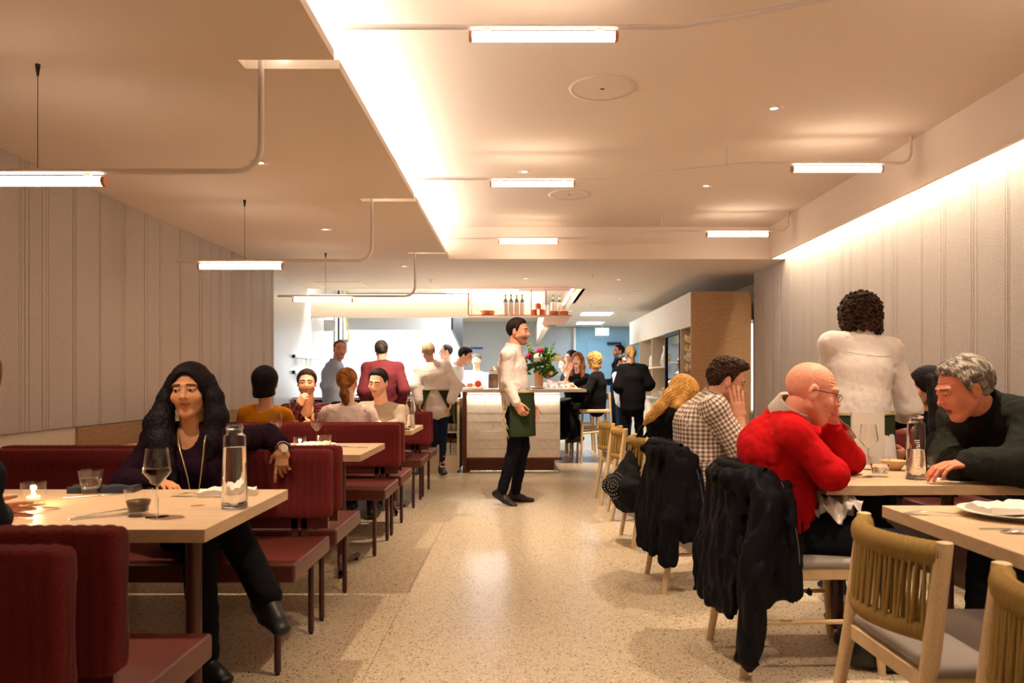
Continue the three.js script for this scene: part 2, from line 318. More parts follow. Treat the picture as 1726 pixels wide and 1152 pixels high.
downlight(1.35, CEIL, 10.2, 'recessed downlight over the bar stools', 1.2, 0.3, 10.9, 1.4);
downlight(1.7, CEIL, 12.6, 'recessed downlight in the corridor by the storage wall', 1.6, 0, 12.8, 1.2, [1, 0.85, 0.7]);
{
  const o = thing('access_panel', 'square access panel with a white frame in the ceiling before the kitchen', 'panel', [-2.5, CEIL, 10.75]);
  for (const s of [-1, 1]) { part('frame_bar', bx(0.66, 0.006, 0.03, 0, -0.003, s * 0.3), M.pipeWhite, o); part('frame_bar', bx(0.03, 0.006, 0.57, s * 0.315, -0.003, 0), M.pipeWhite, o); }
  part('door_panel', bx(0.59, 0.004, 0.56, 0, -0.002, 0), M.ceiling, o);
}
for (const [x, d] of [[-1.17, 10.2], [0.95, 9.7], [1.28, 13.4]]) { // small sprinkler heads
  const o = thing('sprinkler', x < -1 ? 'small sprinkler head beside the third booth lamp' : d < 10 ? 'small sprinkler head before the hanging shelf corner' : 'small sprinkler head on the corridor ceiling', 'sprinkler', [x, CEIL, d], 0, 'sprinkler heads');
  part('rose', lathe([[0.006, -0.012], [0.03, -0.008], [0.034, 0]], 20), M.pipeWhite, o); part('nozzle', lathe([[0, -0.04], [0.014, -0.038], [0.006, -0.03], [0.006, -0.01]], 14), M.chrome, o);
}

// ------------------------------------------------------------------ kitchen and bar
{ // bulkhead over the kitchen opening
  structure('trim_6', box(-3.12, -0.76, 2.115, 2.46, 11.42, 11.52), M.palePanel, 'pale bulkhead over the kitchen opening');
  structure('trim_7', box(0.42, 0.52, 2.06, 2.46, 13.05, 19.4), M.palePanel, 'pale bulkhead beside the kitchen');
  ledStrip('bright strip lamp in the ceiling slot before the kitchen bulkhead', -3.1, 0.9, 2.645, 2.655, 11.28, 11.34, COVE, 3, [3.9, 0.05, -1.1, 2.64, 11.31, 0, -1, -0.12, COVE, BAR_COVE]);
  ledStrip('bright strip lamp in the ceiling slot over the bar seats', 0.86, 0.9, 2.645, 2.655, 11.4, 15, COVE, 3, [0.04, 3.5, 0.88, 2.635, 13.2, 0.9, -1, 0.0001, COVE, BAR_COVE * 0.6]);
}
{ // extraction hood with its lamps
  const o = thing('extractor_hood', 'stainless steel extractor hood over the cooking line', 'hood', [0, 0, 0]);
  part('canopy', box(-2.95, -1.13, 2.03, 2.66, 13.0, 13.06), M.brushed, o);
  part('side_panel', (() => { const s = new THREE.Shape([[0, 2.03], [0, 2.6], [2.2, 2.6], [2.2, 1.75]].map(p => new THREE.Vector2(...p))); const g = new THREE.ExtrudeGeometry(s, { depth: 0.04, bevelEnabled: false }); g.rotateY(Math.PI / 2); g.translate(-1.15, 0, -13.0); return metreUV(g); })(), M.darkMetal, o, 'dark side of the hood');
  part('filter_panel', box(-2.95, -1.2, 2.33, 2.36, 13.1, 15.2), M.steel, o);
  const lens = std({ color: 0xffffff, emissive: rgb(COOL), emissiveIntensity: 5 });
  for (const x of [-2.55, -1.55]) { part('lamp_panel', box(x - 0.3, x + 0.3, 2.31, 2.33, 13.5, 14.2), lens, o, 'white lamp panel under the hood'); areaLight(0.6, 0.7, x, 2.305, 13.85, 0, -1, -0.0001, COOL, HOOD); }
}
structure('wall_cooking_line', box(-3.12, -1.13, 0, 2.3, 15.25, 15.35), M.kitchenTile, 'white tiled wall behind the cooking line');
{ // kitchen ceiling lamps
  const lens = std({ color: 0xffffff, emissive: rgb(COOL), emissiveIntensity: 5 });
  for (const [x, d, t] of [[-0.6, 12.6, 'over the chefs'], [-0.4, 16.0, 'before the grey tiled wall']]) {
    single('ceiling_light_panel', box(-0.6, 0.6, -0.03, 0, -0.15, 0.15), lens, 'cool white kitchen light panel ' + t, 'light', [x, 2.66, d], 0, 'kitchen light panels');
    areaLight(1.2, 0.3, x, 2.625, d, 0, -1, 0.0001, COOL, KITCHEN * (x < -2 ? 0.45 : 1));
  }
  for (const [x, d] of [[1.6, 15.5], [1.7, 18.0]]) {
    single('ceiling_light_panel', box(-0.3, 0.3, -0.02, 0, -0.3, 0.3), std({ color: 0xffffff, emissive: rgb(BLUE), emissiveIntensity: 4 }), d < 17 ? 'cool bluish light panel over the corridor' : 'cool bluish light panel by the corridor door', 'light', [x, CEIL, d], 0, 'corridor light panels');
    areaLight(0.6, 0.6, x, CEIL - 0.024, d, 0, -1, 0.0001, BLUE, CORRIDOR);
  }
}
{ // marble fronted bar counter
  const o = thing('bar_counter', 'bar counter faced with pale marble rows over a dark recessed plinth', 'counter', [0, 0, 0]);
  part('carcass', box(-0.70, 0.5, 0.19, 1.0, 9.66, 13.5), M.oak, o);
  const face = part('frame', [box(-0.70, -0.655, 0.0, 1.02, 9.58, 9.66), box(-0.655, 0.55, 0.165, 0.19, 9.58, 9.66), box(-0.655, 0.53, 0.985, 1.02, 9.62, 9.66)], M.copperDark, o, 'copper coloured edge frame'); void face;
  for (let r = 0; r < 7; r++) for (let k = 0; k < 2; k++) {
    const y0 = 0.192 + r * 0.1125, x0 = -0.652 + (k ? 0.585 + (r % 2 ? 0.12 : -0.1) : 0), x1 = k ? 0.528 : -0.652 + 0.583 + (r % 2 ? 0.12 : -0.1);
    const g = box(x0, x1, y0, y0 + 0.1105, 9.6 - 0.002 * ((r * 7 + k * 3) % 3), 9.66, 0.002); const uv = g.attributes.uv; for (let i = 0; i < uv.count; i++) uv.setXY(i, uv.getX(i) + r * 0.37 + k * 0.21, uv.getY(i) + r * 0.53);
    part('marble_slab', g, M.marble, o);
  }
  part('plinth', box(-0.66, 0.46, 0, 0.165, 9.72, 13.4), M.copperDark, o, 'dark recessed plinth');
  part('countertop', box(-0.735, 0.86, 1.02, 1.058, 9.54, 13.6, 0.006), M.counter, o, 'pale stone countertop');
  part('light_strip', box(-0.64, 0.52, 1.0, 1.012, 9.572, 9.586), std({ color: 0xffffff, emissive: rgb(COVE_R), emissiveIntensity: 3 }), o, 'glowing strip under the countertop');
  areaLight(1.16, 0.014, -0.06, 0.998, 9.579, 0, -1, 0.0001 - 0.25, COVE_R, PANEL_LED * 6);
  const foot = part('foot_rail', pipe([[-0.6, 0.03, -9.5], [0.5, 0.03, -9.5]], 0.012), M.chrome, o, 'low metal foot rail'); void foot;
}
{ // low open shelf unit left of the bar, pass counter behind it
  const o = thing('shelf_unit', 'low open wooden shelf unit holding bottles beside the marble bar', 'shelf', [0, 0, 0]);
  part('side_panel', box(-0.775, -0.745, 0.03, 0.9, 9.6, 10.2), M.palePanel, o); part('side_panel', box(-1.33, -1.3, 0.03, 0.9, 9.6, 10.2), M.palePanel, o);
  part('shelf_board', box(-1.3, -0.775, 0.5, 0.525, 9.62, 10.19), M.palePanel, o); part('base_board', box(-1.3, -0.775, 0, 0.22, 9.62, 10.18), M.palePanel, o);
  part('back_panel', box(-1.3, -0.775, 0.22, 0.88, 10.18, 10.2), M.oak, o);
  part('worktop', box(-1.34, -0.745, 0.9, 0.935, 9.58, 10.4, 0.004), M.counter, o, 'white worktop');
  const p = thing('pass_counter', 'kitchen pass counter with a dark cupboard front behind the standing men', 'counter', [0, 0, 0]);
  part('worktop', box(-3.1, -1.2, 0.9, 0.935, 10.42, 11.1, 0.004), M.counter, p, 'white worktop'); part('cupboard', box(-3.08, -1.22, 0, 0.9, 10.46, 11.05), M.darkMetal, p, 'dark cupboard');
}
{ // hanging copper shelf over the bar
  const o = thing('hanging_shelf', 'hanging copper framed corner shelf over the bar with bottles and tins', 'shelf', [0, 0, 0]);
  part('bottom_plate', box(-0.74, 0.40, 2.118, 2.13, 11.15, 11.5), M.copper, o, 'copper shelf plate');
  part('wing_plate', box(0.40, 0.79, 2.118, 2.13, 11.15, 13.05), M.copper, o, 'copper side plate over the bar seats');
  part('top_bar', box(-0.74, 0.79, 2.49, 2.5, 11.15, 11.17), M.copper, o);
  for (const x of [-0.735, 0.19, 0.41]) part('post', box(x - 0.006, x + 0.006, 2.13, 2.5, 11.15, 11.165), M.copper, o);
  part('rear_panel', box(-0.74, 0.40, 2.13, 2.5, 11.5, 11.515), M.palePanel, o, 'pale panel behind the shelf');
  for (const [x, d] of [[-0.7, 11.4], [0.37, 11.4], [0.76, 12.95], [0.43, 12.95]]) part('hanger', rod([x, 2.13, -d], [x, 2.66, -d], 0.005), M.copper, o);
}
{ // corridor end: blue lit wall with a door
  structure('wall_corridor_end', box(1.46, 3.4, 0, 2.6, 19.3, 19.5), std({ color: 0x8fb0c4, roughness: 0.7 }), 'blue painted wall at the end of the corridor');
  structure('trim_8', box(1.40, 1.46, 0, 2.5, 19.2, 19.4), M.ceiling, 'white frame of the corridor opening');
  const door = new THREE.Group(); door.name = 'door_1'; door.userData = { kind: 'structure', label: 'blue corridor door with a bright glass panel' }; scene.add(door);
  part('leaf', box(1.75, 2.68, 0, 2.15, 19.24, 19.3), std({ color: 0x86a8be, roughness: 0.6 }), door);
  part('pane', box(2.5, 2.62, 1.2, 1.95, 19.22, 19.24), std({ color: 0xffffff, emissive: rgb([0.8, 0.92, 1]), emissiveIntensity: 1.6 }), door, 'bright daylight pane');
  part('closer', box(2.25, 2.6, 2.06, 2.12, 19.16, 19.24), M.darkMetal, door);
  const e = thing('exit_sign', 'lit exit sign hanging from the corridor ceiling', 'sign', [1.9, 2.26, 17.2]);
  part('housing', bx(0.32, 0.19, 0.04, 0, 0, 0), M.pipeWhite, e);
  const face = part('panel', bx(0.3, 0.17, 0.006, 0, 0, 0.022), std({ color: 0xcfeeff, emissive: rgb([0.55, 0.85, 1]), emissiveIntensity: 0.7 }), e, 'pale cyan lit panel');
  part('pictogram', bx(0.1, 0.13, 0.003, 0, 0, 0.027), std({ color: 0xffffff, emissive: rgb([1, 1, 1]), emissiveIntensity: 1.2 }), face, 'white lit block');
  part('stem', rod([0, 0.09, 0], [0, CEIL - 2.26, 0], 0.01), M.pipeWhite, e);
}


// ------------------------------------------------------------------ booths: benches and tables on the left
// one bench: leather seat on thin legs, quilted backrest on two posts; 'face' +1 looks away from the camera (+d), -1 towards it
const quilt = (() => { // backrest block 1.66 m long, 0.31 m high: rounded, four quilted rows, fine upright channels
  const L = 1.66, H = 0.315, T = 0.085, nx = 332, ring = [];
  const prof = []; const R = 0.038; // outline in (z, y)
  const N = 60; for (let i = 0; i < N; i++) { const a = i / N * TAU, c = Math.cos(a), s = Math.sin(a), e = 0.28; prof.push([Math.sign(c) * Math.abs(c) ** e * T / 2, Math.sign(s) * Math.abs(s) ** e * H / 2]); }
  const pos = [], uv = [], idx = [];
  for (let i = 0; i <= nx; i++) {
    const u = i / nx, x = (u - 0.5) * L, end = Math.min(u, 1 - u) * L, k = end < R ? Math.sqrt(Math.max(0, 1 - (1 - end / R) ** 2)) : 1;
    const rib = 0.0028 * Math.abs(Math.sin(x / 0.032 * Math.PI));
    for (let j = 0; j < N; j++) {
      const [z, y] = prof[j], row = ((y / H + 0.5) * 4) % 1, seam = -0.012 * Math.exp(-((Math.min(row, 1 - row) / 0.075) ** 2)) * (Math.abs(y) < H * 0.45 ? 1 : 0);
      const m = Math.hypot(z / (T / 2), y / (H / 2)) || 1, off = rib + seam;
      const zz = (z + Math.sign(z) * off * (Math.abs(z) > T * 0.4 ? 1 : 0.3)) * (0.35 + 0.65 * k), yy = (y + Math.sign(y) * (Math.abs(y) > H * 0.46 ? rib : 0)) * (1 - (1 - k) * 0.12); void m;
      pos.push(x, yy, zz); uv.push(x, y + z);
    }
  }
  for (let i = 0; i < nx; i++) for (let j = 0; j < N; j++) { const a = i * N + j, b = i * N + (j + 1) % N, c = a + N, d = b + N; idx.push(a, b, c, b, d, c); }
  for (const [base, flip] of [[0, 0], [nx * N, 1]]) { const c = pos.length / 3; pos.push(base ? L / 2 : -L / 2, 0, 0); uv.push(0, 0); for (let j = 0; j < N; j++) { const a = base + j, b = base + (j + 1) % N; flip ? idx.push(c, a, b) : idx.push(c, b, a); } }
  const g = new THREE.BufferGeometry(); g.setAttribute('position', new THREE.Float32BufferAttribute(pos, 3)); g.setAttribute('uv', new THREE.Float32BufferAttribute(uv, 2)); g.setIndex(idx); g.computeVertexNormals(); return g;
})();
function makeBench() { // own frame: backrest centred on the origin plane, seat towards -z
  const o = new THREE.Group();
  const b = part('backrest', quilt.clone().translate(-0.83, 0.698, 0), M.boucle, o, 'quilted dark red fabric backrest'); void b;
  part('seat', bx(1.66, 0.075, 0.56, -0.85, 0.413, -0.25, 0.012), M.leather, o, 'smooth oxblood leather seat');
  part('seat_rail', bx(1.5, 0.03, 0.03, -0.9, 0.362, -0.25), M.oxblood, o); part('back_rail', bx(1.64, 0.05, 0.02, -0.84, 0.515, 0.0), M.leather, o, 'leather band under the backrest');
  for (const x of [-0.13, -1.5]) { part('post', bx(0.028, 0.13, 0.02, x, 0.475, 0.0), M.oxblood, o); part('post', bx(0.028, 0.13, 0.02, x - 0.045, 0.475, 0.0), M.oxblood, o); }
  for (const x of [-0.1, -1.55]) for (const z of [-0.49, 0.0]) { const l = part('leg', rod([x, 0.012, z], [x, 0.376, z], 0.0135), M.oxblood, o); part('foot_pad', rod([x, 0, z], [x, 0.012, z], 0.009), M.black, l); }
  return o;
}
const benchProto = makeBench();
function bench(d, face, label) { // d: depth of the backrest plane
  const r = benchProto.clone(); r.name = numbered('booth_bench'); r.userData = { label, category: 'bench', group: 'red booth benches' };
  if (face < 0) { r.position.set(-0.86, 0, -d); r.children.forEach(c => { c.geometry = c.geometry.clone().scale(1, 1, -1); flip(c.geometry); c.traverse(q => { if (q !== c) { q.geometry = q.geometry.clone().scale(1, 1, -1); flip(q.geometry); } }); }); } else r.position.set(-0.86, 0, -d);
  scene.add(r); return r;
}
function flip(g) { if (g.index) { const a = g.index.array; for (let i = 0; i < a.length; i += 3) { const t = a[i]; a[i] = a[i + 2]; a[i + 2] = t; } } else for (const k of Object.keys(g.attributes)) { const A = g.attributes[k], n = A.itemSize; for (let i = 0; i < A.count; i += 3) for (let c = 0; c < n; c++) { const t = A.array[i * n + c]; A.array[i * n + c] = A.array[(i + 2) * n + c]; A.array[(i + 2) * n + c] = t; } } if (g.attributes.normal) g.computeVertexNormals(); }
bench(1.46, -1, 'red booth bench with its back against that of the diner at the wine table');
bench(1.66, 1, 'red booth bench facing the woman in purple');
bench(3.52, -1, 'red booth bench under the woman in purple');
bench(3.71, 1, 'empty red booth bench behind the woman in purple');
bench(5.56, -1, 'empty red booth bench behind the table laid with two wine glasses');
bench(5.75, 1, 'red booth bench under the women in mustard and pale pink');
bench(7.45, -1, 'red booth bench under the man in plaid and the man in grey');
bench(7.64, 1, 'red booth bench backing onto the kitchen walkway');

function makeTable(w, depth) { // top at 0.75 m, one steel pedestal with two bent feet
  const o = new THREE.Group();
  part('tabletop', bx(w, 0.04, depth, 0, 0.73, 0, 0.003), M.tableTop, o, 'pale wood top');
  for (const s of [-1, 1]) {
    const x = s * (w / 2 - 0.2);
    part('pedestal', rod([x, 0.05, 0], [x, 0.71, 0], 0.026, 0.026, 16), M.oxblood, o, 'dark red steel post');
    part('top_plate', bx(0.1, 0.008, depth * 0.7, x, 0.706, 0), M.oxblood, o);
    for (const t of [-1, 1]) { const f = part('foot', tube([[x, 0.09, t * 0.016], [x, 0.05, t * 0.05], [x + 0.02, 0.036, t * 0.12], [x + 0.05, 0.034, t * 0.24]], 0.016, 14), M.oxblood, o); part('foot_pad', rod([x + 0.045, 0, t * 0.225], [x + 0.045, 0.02, t * 0.225], 0.011), M.black, f); }
  }
  return o;
}
function table(proto, name, x, d, label, group) { const r = proto.clone(); r.name = numbered(name); r.position.set(x, 0, -d); r.userData = { label, category: 'table', group }; scene.add(r); return r; }
const boothTable = makeTable(1.7, 0.79), smallTable = makeTable(0.9, 0.74), longTable = makeTable(0.9, 1.3);
table(boothTable, 'booth_table', -1.75, 2.575, 'pale wood booth table with the red wine glass and water carafe', 'booth tables');
table(boothTable, 'booth_table', -1.75, 4.73, 'pale wood booth table laid with two empty wine glasses', 'booth tables');
table(boothTable, 'booth_table', -1.75, 6.79, 'pale wood booth table between the four diners', 'booth tables');
table(longTable, 'dining_table', 1.69, 1.94, 'pale wood table with a white plate and napkin', 'tables along the right wall');
table(smallTable, 'dining_table', 1.7, 3.45, 'pale wood table between the man in red and the man in the dark fleece', 'tables along the right wall');
table(smallTable, 'dining_table', 1.72, 4.9, 'pale wood table before the man in the checked shirt', 'tables along the right wall');
table(smallTable, 'dining_table', 1.72, 6.1, 'pale wood table beside the blonde woman', 'tables along the right wall');
table(smallTable, 'dining_table', 1.72, 7.3, 'pale wood table by the farthest rope chairs', 'tables along the right wall');
{ // wall banquette on the right
  const o = thing('banquette', 'long dark red banquette along the right felt wall', 'bench', [0, 0, 0]);
  part('seat', box(2.38, 2.94, 0.37, 0.45, 0.6, 8.6, 0.015), M.leather, o); part('base', box(2.5, 2.93, 0, 0.37, 0.62, 8.58), M.oxblood, o);
  part('backrest', box(2.87, 2.96, 0.5, 0.8, 0.6, 8.6, 0.03), M.boucle, o);
}

// ------------------------------------------------------------------ rope back chairs: own frame, the sitter looks along +x, seat centre at the origin
const ropeTop = [], ropeLow = [];
function makeChair() {
  const o = new THREE.Group(), W = 0.215; // half width between the rear posts
  for (const s of [-1, 1]) {
    part('rear_leg', [rod([-0.31, 0, s * (W + 0.01)], [-0.235, 0.44, s * W], 0.0155, 0.0215, 14), rod([-0.235, 0.44, s * W], [-0.195, 0.765, s * W], 0.0235, 0.0205, 14), new THREE.SphereGeometry(0.0205, 12, 8).scale(1, 0.25, 1).translate(-0.195, 0.765, s * W)], M.chairWood, o);
    part('front_leg', rod([0.25, 0, s * (W + 0.012)], [0.215, 0.43, s * W], 0.0155, 0.021, 14), M.chairWood, o);
    part('side_rail', bx(0.43, 0.045, 0.022, -0.01, 0.405, s * W, 0.004), M.chairWood, o);
    part('side_stretcher', rod([-0.27, 0.215, s * (W + 0.005)], [0.232, 0.215, s * (W + 0.005)], 0.0095), M.chairWood, o);
  }
  part('front_rail', bx(0.022, 0.045, 2 * W, 0.214, 0.405, 0, 0.004), M.chairWood, o); part('rear_rail', bx(0.022, 0.045, 2 * W, -0.235, 0.405, 0, 0.004), M.chairWood, o);
  part('seat_pad', (() => { const g = new RoundedBoxGeometry(0.475, 0.04, 0.47, 4, 0.018); const p = g.attributes.position; for (let i = 0; i < p.count; i++) if (p.getY(i) > 0) { const x = p.getX(i) / 0.24, z = p.getZ(i) / 0.235; p.setY(i, p.getY(i) + 0.012 * Math.max(0, 1 - x * x) * Math.max(0, 1 - z * z)); } g.computeVertexNormals(); g.translate(0.0, 0.445, 0); return metreUV(g); })(), M.cushion, o, 'grey fabric seat pad');
  // back: bowed top rail wrapped in rope, lower rail, strands between
  const bow = (z, y) => -0.205 - (y - 0.52) * -0.06 - 0.085 * (1 - (z / W) ** 2) + (y - 0.76) * 0.02;
  const rail = (y, r) => { const n = 40, pts = []; for (let i = 0; i <= n; i++) { const z = -W + 2 * W * i / n; pts.push(V(bow(z, y), y, z)); } const c = new THREE.CatmullRomCurve3(pts), g = new THREE.TubeGeometry(c, 200, r, 12, false), p = g.attributes.position; const q = new THREE.Vector3(), f = []; for (let i = 0; i <= 200; i++) f.push(c.getPointAt(i / 200)); for (let i = 0; i <= 200; i++) for (let j = 0; j <= 12; j++) { const k = i * 13 + j; q.fromBufferAttribute(p, k).sub(f[i]); q.multiplyScalar(1 + 0.09 * Math.cos(i / 200 * 56 * TAU)); p.setXYZ(k, f[i].x + q.x, f[i].y + q.y * 1.35, f[i].z + q.z); } g.computeVertexNormals(); return g; };
  part('rope_top_rail', rail(0.732, 0.025), M.cord, o, 'olive rope wound round the top rail'); part('rope_lower_rail', rail(0.53, 0.017), M.cord, o, 'olive rope wound round the lower rail');
  const st = []; const n = 25;
  for (let i = 0; i < n; i++) { const z = (-W + 0.014) + (2 * W - 0.028) * i / (n - 1), z2 = z + (i % 2 ? 0.005 : -0.005); for (const k of [-1, 1]) st.push(rod([bow(z, 0.72) + k * 0.012, 0.72, z], [bow(z2, 0.535) + k * 0.01, 0.535, z2], 0.0052, 0.0052, 6)); }
  const strands = part('rope_strands', st, M.cord, o, 'upright olive rope strands'); strands.userData.kind = 'stuff';
  return o;
}
const chairProto = makeChair();
function chair(x, d, turn, label) { const r = chairProto.clone(); r.name = numbered('rope_chair'); r.position.set(x, 0, -d); r.rotation.y = turn; r.userData = { label, category: 'chair', group: 'rope back dining chairs' }; scene.add(r); return r; }
chair(1.29, 1.5, 0.03, 'rope back wooden chair at the plate end of the table, cut by the picture edge');
chair(1.27, 2.14, 0.02, 'empty rope back wooden chair with grey seat pad beside the plate');
chair(1.19, 3.24, 0.04, 'wooden chair under the man in the red sweater, hung with a black jacket');
chair(1.1, 4.4, 0.03, 'wooden chair under the man in the checked shirt, hung with a dark jacket');
chair(1.1, 5.55, 0.05, 'rope back wooden chair under the blonde woman with a black bag hung on it');
chair(1.1, 6.55, -0.04, 'empty rope back chair next beyond the blonde woman');
chair(1.08, 7.35, 0.03, 'empty rope back chair farthest from the black jackets');

// ------------------------------------------------------------------ bar stools: sitter looks along -x
function makeStool() {
  const o = new THREE.Group(), W = 0.2;
  for (const s of [-1, 1]) { part('front_leg', rod([-0.21, 0, s * (W + 0.015)], [-0.19, 0.72, s * W], 0.017, 0.02), M.chairWood, o); part('rear_leg', [rod([0.24, 0, s * (W + 0.015)], [0.2, 0.72, s * W], 0.017, 0.021), rod([0.2, 0.72, s * W], [0.19, 1.0, s * W], 0.021, 0.018)], M.chairWood, o); part('side_stretcher', rod([-0.2, 0.42, s * W], [0.215, 0.46, s * W], 0.014), M.chairWood, o); }
  part('foot_bar', rod([-0.2, 0.28, -W], [-0.2, 0.28, W], 0.014), M.chairWood, o); part('rear_stretcher', rod([0.22, 0.3, -W], [0.22, 0.3, W], 0.012), M.chairWood, o);
  part('seat', bx(0.44, 0.045, 0.44, 0, 0.735, 0, 0.012), M.chairWood, o); part('back_rail', bx(0.022, 0.09, 0.4, 0.192, 0.94, 0, 0.008), M.chairWood, o);
  return o;
}
const stoolProto = makeStool();
for (const [x, d, t, l] of [[1.08, 10.85, 0.05, 'pale wooden bar stool under the woman with the blonde bob'], [1.02, 11.6, 0, 'pale wooden bar stool under the woman with long hair'], [1.0, 12.4, 0, 'pale wooden bar stool farther along the bar']]) { const r = stoolProto.clone(); r.name = numbered('bar_stool'); r.position.set(x, 0, -d); r.rotation.y = t; r.userData = { label: l, category: 'stool', group: 'wooden bar stools' }; scene.add(r); }

// ------------------------------------------------------------------ storage wall on the right, beyond the felt
{
  const o = thing('storage_wall', 'tall wooden storage wall with open niches and a glass fronted fridge', 'cabinet', [0, 0, 0]);
  part('end_panel', box(2.2, 2.955, 0, 2.3, 9.66, 9.7), M.oak, o, 'brown wood end panel');
  part('back_panel', box(2.94, 2.98, 0, 2.3, 9.7, 15), M.oak, o);
  part('upper_door', box(2.2, 2.24, 1.86, 2.28, 9.7, 11.4), M.palePanel, o, 'pale upper door'); part('upper_door', box(2.2, 2.24, 1.86, 2.28, 11.404, 13.1), M.palePanel, o, 'pale upper door'); part('upper_door', box(2.2, 2.24, 1.86, 2.28, 13.104, 15), M.palePanel, o, 'pale upper door');
  part('top_board', box(2.2, 2.94, 2.28, 2.3, 9.7, 15), M.palePanel, o); part('niche_top', box(2.24, 2.94, 1.86, 1.88, 9.7, 15), M.oak, o);
  for (const d of [10.28, 11.36, 12.5, 13.75]) part('upright', box(2.2, 2.94, 0, 1.86, d, d + 0.03), M.palePanel, o);
  part('niche_shelf', box(2.2, 2.94, 1.36, 1.385, 11.39, 15), M.palePanel, o); part('worktop', box(2.18, 2.94, 0.86, 0.89, 11.39, 15), M.counter, o);
  part('lower_door', box(2.2, 2.23, 0.08, 0.85, 11.39, 13.1), M.palePanel, o); part('lower_door', box(2.2, 2.23, 0.08, 0.85, 13.105, 15), M.palePanel, o);
  const fr = part('fridge_frame', [box(2.19, 2.24, 0.1, 1.86, 10.31, 10.36), box(2.19, 2.24, 0.1, 1.86, 11.3, 11.36), box(2.19, 2.24, 1.8, 1.86, 10.36, 11.3), box(2.19, 2.24, 0.1, 0.16, 10.36, 11.3)], M.black, o, 'black fridge door frame');
  part('fridge_glass', box(2.21, 2.22, 0.16, 1.8, 10.36, 11.3), phy({ color: 0x1a1e22, roughness: 0.04, metalness: 0, specularIntensity: 1, clearcoat: 1, clearcoatRoughness: 0.02 }), fr, 'dark reflecting fridge glass');
  part('niche_shelf', box(2.2, 2.94, 0.86, 0.89, 9.7, 10.28), M.palePanel, o);
}
for (let k = 0; k < 14; k++) { // pale split logs in the near niche
  const g = new THREE.IcosahedronGeometry(0.078, 2), p = g.attributes.position; for (let i = 0; i < p.count; i++) { const q = 1 + 0.3 * noise(p.getX(i) * 12 + k * 5, p.getY(i) * 12, p.getZ(i) * 12); p.setXYZ(i, p.getX(i) * q, p.getY(i) * q * 0.86, p.getZ(i) * q * 1.25); } g.computeVertexNormals();
  const row = Math.floor(k / 2), near = k % 2 === 0;
  single('firewood_log', g, k % 3 ? M.chairWood : M.palePanel, `pale split log in the niche, ${['lowest', 'second lowest', 'third', 'middle', 'fifth', 'second highest', 'topmost'][row]} of the ${near ? 'outer column by the end panel' : 'inner column by the fridge'}`, 'firewood', [2.3, 0.955 + row * 0.128, near ? 9.83 : 10.12], 0, 'pale logs stacked in the near niche');
}
{ // white jars, jugs and boxes in the niches
  const jar = lathe([[0, 0], [0.06, 0], [0.07, 0.03], [0.07, 0.16], [0.05, 0.19], [0.055, 0.21], [0, 0.22]]), jug = lathe([[0, 0], [0.055, 0], [0.08, 0.08], [0.06, 0.18], [0.03, 0.26], [0.036, 0.34], [0, 0.34]]), bowl = lathe([[0, 0], [0.05, 0], [0.11, 0.1], [0.1, 0.1], [0.045, 0.015], [0, 0.015]]);
  for (const [k, [g, d, x, y, l]] of [[jug, 11.6, 2.36, 1.385, 'white long necked jug on the niche shelf'], [jar, 11.82, 2.4, 1.385, 'white lidded jar next to the long necked jug'], [bowl, 12.05, 2.36, 1.385, 'white bowl on the niche shelf'], [jug, 12.3, 2.38, 1.385, 'white jug beside the bowl on the niche shelf'], [jar, 12.75, 2.36, 1.385, 'white lidded jar alone on the far niche shelf'], [jar, 13.3, 2.36, 1.385, 'white lidded jar behind the lone jar'], [bowl, 11.7, 2.36, 0.89, 'white bowl on the sideboard worktop'], [bowl, 12.4, 2.4, 0.89, 'white bowl farther along the sideboard worktop']].entries()) { void k; single(g === jug ? 'jug' : g === jar ? 'storage_jar' : 'serving_bowl', g, M.whiteCeramic, l, g === jug ? 'jug' : g === jar ? 'jar' : 'bowl', [x, y, d], 0, 'white crockery in the storage wall'); }
  const c = thing('wooden_crate', 'small wooden box on the sideboard worktop', 'box', [2.4, 0.89, 12.05]); part('body', bx(0.2, 0.14, 0.24, 0, 0.07, 0, 0.005), M.oak, c); part('lid', bx(0.21, 0.02, 0.25, 0, 0.15, 0, 0.004), M.palePanel, c);
  const w = thing('light_slot', 'narrow bright glazed slot between the wood end panel and the felt wall', 'window', [2.972, 0, 9.66]); part('frame', bx(0.03, 1.2, 0.02, 0, 1.34, 0), M.pipeWhite, w); part('pane', bx(0.022, 1.1, 0.006, 0, 1.34, 0.012), std({ color: 0xffffff, emissive: rgb([0.95, 1, 1]), emissiveIntensity: 1.4 }), w, 'bright pane');
}


// ------------------------------------------------------------------ smooth bodies: distance fields joined with a soft minimum and meshed (surface nets)
function capsule(a, b, ra, rb, k = 0.02) {
  const dx = b[0] - a[0], dy = b[1] - a[1], dz = b[2] - a[2], L2 = dx * dx + dy * dy + dz * dz || 1e-9, R = Math.max(ra, rb);
  return { k, lo: [0, 1, 2].map(i => Math.min(a[i], b[i]) - R), hi: [0, 1, 2].map(i => Math.max(a[i], b[i]) + R), a, b, ra, rb, dist: (x, y, z) => { const px = x - a[0], py = y - a[1], pz = z - a[2]; let t = (px * dx + py * dy + pz * dz) / L2; t = t < 0 ? 0 : t > 1 ? 1 : t; const qx = px - t * dx, qy = py - t * dy, qz = pz - t * dz; return Math.sqrt(qx * qx + qy * qy + qz * qz) - (ra + (rb - ra) * t); } };
}
